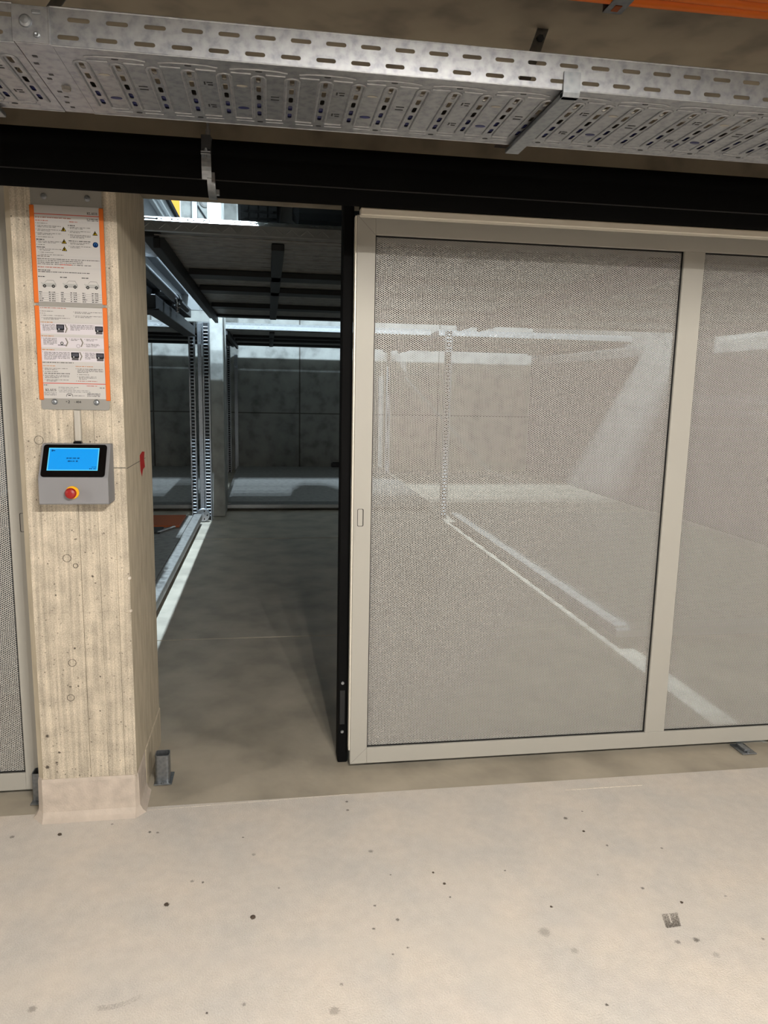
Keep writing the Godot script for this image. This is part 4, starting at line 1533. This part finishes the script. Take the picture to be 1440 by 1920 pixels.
	put(dc, "coupling", M.beam_steel, ds)
	var sm := MB.new()
	sm.lathe(Vector3(0.03, -0.02, -1.35), Vector3(0, 1, 0), [[0.0, -0.09], [0.014, -0.085], [0.014, -0.06], [0.022, -0.055], [0.022, -0.035], [0.012, -0.03], [0.02, -0.02], [0.02, 0.0], [0.0, 0.0]], 12)
	put(sm, "hanging_bolt", M.chrome, ds)
	for z in [-0.4, -1.2, -1.9]: boxp(Vector3(-0.14, -0.012, z - 0.03), Vector3(-0.015, 0.012, z + 0.03), "hanger_plate", M.beam_steel, ds, 0.002)
	var brk := thing("beam_bracket", "dark slanted steel bracket under the left upper platform, left of the posts", "bracket", Vector3(-0.76, 2.02, -5.0))
	var bm := MB.new()
	bm.prism(PackedVector2Array([Vector2(0, 0.02), Vector2(0, -0.10), Vector2(2.2, -0.10), Vector2(2.5, 0.0), Vector2(2.5, 0.02)]), func(p, d): return Vector3(d, p.y, -p.x), 0.06, 0.0)
	var bm2 := MB.new()
	bm2.box(Vector3(0, -0.09, -2.5), Vector3(0.06, -0.002, 0.0), 0.004)
	put(bm2, "bracket_web", M.beam_steel, brk)
	boxp(Vector3(-0.03, -0.1, -2.5), Vector3(0.08, -0.09, 0.0), "bracket_flange", M.beam_steel, brk, 0.002)
	# silver longitudinal rails beside the upper platform
	var rl := thing("guide_rail", "silver stepped guide rails rising beside the upper platform at far left", "rail", Vector3(-0.74, 2.3, -3.8))
	boxp(Vector3(-0.10, -0.09, -4.0), Vector3(-0.06, 0.0, -0.1), "rail_foot", M.galvanised, rl, 0.003)
	boxp(Vector3(-0.08, 0.0, -4.6), Vector3(0.0, 0.31, 0.0), "rail_web", M.galvanised, rl, 0.004)
	boxp(Vector3(0.0, 0.30, -4.6), Vector3(0.03, 0.32, 0.0), "rail_flange", M.tread_plate, rl, 0.003)
	boxp(Vector3(-0.06, 0.32, -4.6), Vector3(-0.01, 0.42, 0.0), "rail_web", M.galvanised, rl, 0.004)
	boxp(Vector3(-0.03, 0.41, -4.6), Vector3(0.012, 0.43, 0.0), "rail_flange", M.tread_plate, rl, 0.003)
	boxp(Vector3(-0.06, 0.43, -4.6), Vector3(-0.01, 0.52, 0.0), "rail_web", M.galvanised, rl, 0.004)
	boxp(Vector3(-0.05, 0.52, -4.6), Vector3(0.01, 0.56, 0.0), "rail_cap", M.black_steel, rl, 0.003)
	# fittings on the upper back wall
	var yp := thing("yellow_panel", "bright yellow panel on the upper back wall beside the guide rails", "panel", Vector3(-1.5, 3.7, -13.29))
	boxp(Vector3(-0.2, 0.0, 0.0), Vector3(0.07, 0.95, 0.02), "panel_face", M.yellow_panel, yp, 0.004)
	boxp(Vector3(0.07, 0.0, 0.0), Vector3(0.09, 0.95, 0.024), "panel_edge", M.white_paint, yp, 0.003)
	var wb := thing("wall_bracket", "pale wall post with diagonal brace and round fitting on the upper back wall", "bracket", Vector3(-1.2, 3.6, -13.28))
	boxp(Vector3(-0.03, 0.0, 0.0), Vector3(0.06, 1.1, 0.06), "wall_post", M.galvanised, wb, 0.004)
	var br := MB.new()
	br.cyl(Vector3(0.06, 0.8, 0.03), Vector3(0.3, 0.45, 0.03), 0.012, 8)
	put(br, "brace", M.beam_steel, wb)
	var rf := MB.new()
	rf.lathe(Vector3(0.18, 0.86, 0.0), Vector3(0, 0, 1), [[0.085, 0.0], [0.08, 0.03], [0.055, 0.045], [0.05, 0.02], [0.0, 0.02]], 20)
	put(rf, "round_fitting", M.plate_steel, wb)
	var bx := thing("junction_box", "small black box at the rear right of the lower rear platform", "box", Vector3(1.21, 0.0985, -12.95))
	boxp(Vector3(-0.12, 0.0, -0.06), Vector3(0.12, 0.07, 0.06), "box_body", M.cable_black, bx, 0.006)
	boxp(Vector3(-0.1, 0.07, -0.045), Vector3(0.1, 0.078, 0.045), "box_lid", M.black_steel, bx, 0.003)
	build_car()


func build_car():
	# dark car standing on the upper front platform, rear towards the aisle
	var t := thing("parked_car", "dark car parked on the upper platform, only its tyre and underside visible", "car", Vector3(0.69, 2.18, -4.5))
	var prof := PackedVector2Array([Vector2(-0.62, 0.42), Vector2(-0.5, 0.30), Vector2(3.3, 0.28), Vector2(3.42, 0.42), Vector2(3.38, 0.75), Vector2(2.5, 0.9), Vector2(1.9, 1.38), Vector2(0.4, 1.42), Vector2(-0.45, 0.98), Vector2(-0.66, 0.85)])
	var b := MB.new()
	b.prism(prof, func(p, d): return Vector3(d, p.y, -p.x), -0.8, 0.8)
	put(b, "body", M.car_paint, t)
	var un := MB.new()
	un.box(Vector3(-0.55, 0.17, -2.8), Vector3(0.55, 0.29, 0.3), 0.03)
	put(un, "underbody", M.car_under, t)
	var gl := MB.new()
	gl.quad(Vector3(-0.6, 1.02, 0.405), Vector3(0.6, 1.02, 0.405), Vector3(0.55, 1.38, -0.32), Vector3(-0.55, 1.38, -0.32))
	put(gl, "rear_window", M.car_glass, t)
	for s in [-1, 1]:
		boxp(Vector3(s * 0.6 - 0.14, 0.78, 0.6), Vector3(s * 0.6 + 0.14, 0.9, 0.675), "tail_light", M.stop_red, t, 0.01)
		for z in [0.0, -2.6]:
			var w := MB.new()
			w.lathe(Vector3(s * 0.735 - 0.105, 0.315, z), Vector3(1, 0, 0), [[0.2, 0.0], [0.27, -0.005], [0.3, 0.008], [0.315, 0.03], [0.315, 0.18], [0.3, 0.202], [0.27, 0.215], [0.2, 0.21]], 36)
			var wo := put(w, "tyre", M.rubber, t)
			var tr := MB.new()
			for k in 56:
				var a := TAU * k / 56
				var d := Vector3(0, cos(a), sin(a))
				var e := Vector3(0, -sin(a), cos(a))
				for j in 4:
					var cx: float = s * 0.735 - 0.105 + 0.03 + j * 0.05
					var cc := Vector3(cx, 0.315, z) + d * 0.315
					var hw := Vector3(0.02, 0, 0)
					tr.quad(cc - hw - e * 0.011 + d * 0.009, cc + hw - e * 0.011 + d * 0.009, cc + hw + e * 0.011 + d * 0.009, cc - hw + e * 0.011 + d * 0.009)
					tr.quad(cc - hw - e * 0.011, cc + hw - e * 0.011, cc + hw - e * 0.011 + d * 0.009, cc - hw - e * 0.011 + d * 0.009)
					tr.quad(cc + hw + e * 0.011, cc - hw + e * 0.011, cc - hw + e * 0.011 + d * 0.009, cc + hw + e * 0.011 + d * 0.009)
			tag(put(tr, "tread_blocks", M.rubber, wo), "", "", "", "stuff")
			var r := MB.new()
			r.lathe(Vector3(s * 0.735, 0.315, z), Vector3(s, 0, 0), [[0.2, 0.09], [0.19, 0.06], [0.06, 0.08], [0.04, 0.095], [0.0, 0.095]], 24)
			put(r, "rim", M.plate_steel, t)
	# suspension arm by the left tyre
	var su := MB.new()
	su.prism(PackedVector2Array([Vector2(-0.62, 0.19), Vector2(-0.4, 0.17), Vector2(-0.38, 0.33), Vector2(-0.6, 0.36)]), xy, 0.06, 0.1)
	put(su, "suspension_arm", M.plate_steel, t)


# ------------------------------------------------------------------ small things on the floor

func build_small():
	# galvanised door guides
	for a in [[Vector3(-0.392, 0, -2.655), "galvanised floor guide for the door at the foot of the pillar's right side"], [Vector3(-0.795, 0, -2.572), "galvanised floor guide under the left door beside the pillar"], [Vector3(1.95, 0, -2.62), "galvanised floor guide under the right door at the picture's edge"]]:
		var t := thing("floor_guide", a[1], "door guide", a[0], 0.0, "floor guides of the doors")
		var low: bool = a[0].x > 0
		boxp(Vector3(-0.03, 0.0, -0.045), Vector3(0.034, 0.004, 0.045), "foot_plate", M.galvanised, t, 0.001)
		var h := 0.016 if low else 0.105
		var u := MB.new()
		var pr := stadium(Vector2(0, 0), 0.012, 0.026, 5)
		if low:
			u.box(Vector3(-0.012, 0.004, -0.03), Vector3(0.012, h, 0.03), 0.002)
		else:
			# hollow roller housing, open at the top
			var o := rounded(Vector2(-0.027, -0.024), Vector2(0.024, 0.024), 0.009, 4)
			var inn := rounded(Vector2(-0.024, -0.021), Vector2(0.021, 0.021), 0.007, 4)
			var nn := o.size()
			for i in nn:
				var j := (i + 1) % nn
				var cut := 0.0
				u.quad(g3(o[i], 0.004), g3(o[j], 0.004), g3(o[j], h), g3(o[i], h))
				u.quad(g3(inn[j], 0.004), g3(inn[i], 0.004), g3(inn[i], h), g3(inn[j], h))
				u.quad(g3(o[i], h), g3(o[j], h), g3(inn[j], h), g3(inn[i], h))
		put(u, "housing", M.galvanised, t)
		var s := MB.new()
		s.cyl(Vector3(0.0, 0.004, 0.036), Vector3(0.0, 0.009, 0.036), 0.006, 6)
		put(s, "anchor_bolt", M.galvanised, t)
	# crumbs of dirt lying on the floor
	var spots := [[-0.292, -1.954, 0.006], [-0.049, -1.871, 0.007], [1.178, -1.776, 0.004], [1.040, -2.146, 0.004], [0.512, -1.943, 0.004], [-0.678, -2.338, 0.006], [0.49, -1.998, 0.003], [0.793, -1.807, 0.003]]
	var where := ["in front of the open doorway", "left of the middle of the floor", "just behind the tyre mark", "below the right bay of the door", "in the middle of the floor", "at the foot of the pillar", "just above the middle crumb", "right of the middle of the floor"]
	for k in spots.size():
		var m := MB.new()
		var r: float = spots[k][2]
		m.lathe(Vector3(spots[k][0], 0, spots[k][1]), Vector3(0.1 * (k % 3 - 1), 1, 0.1), [[r, 0.0], [r * 1.1, r * 0.3], [r * 0.5, r * 0.7], [0.0, r * 0.75]], 7)
		tag(put(m, "dirt_crumb", M.speck), "tiny dark crumb of dirt on the floor %s" % where[k], "dirt", "dirt crumbs on the floor")


func g3(p: Vector2, y: float) -> Vector3: return Vector3(p.x, y, -p.y)
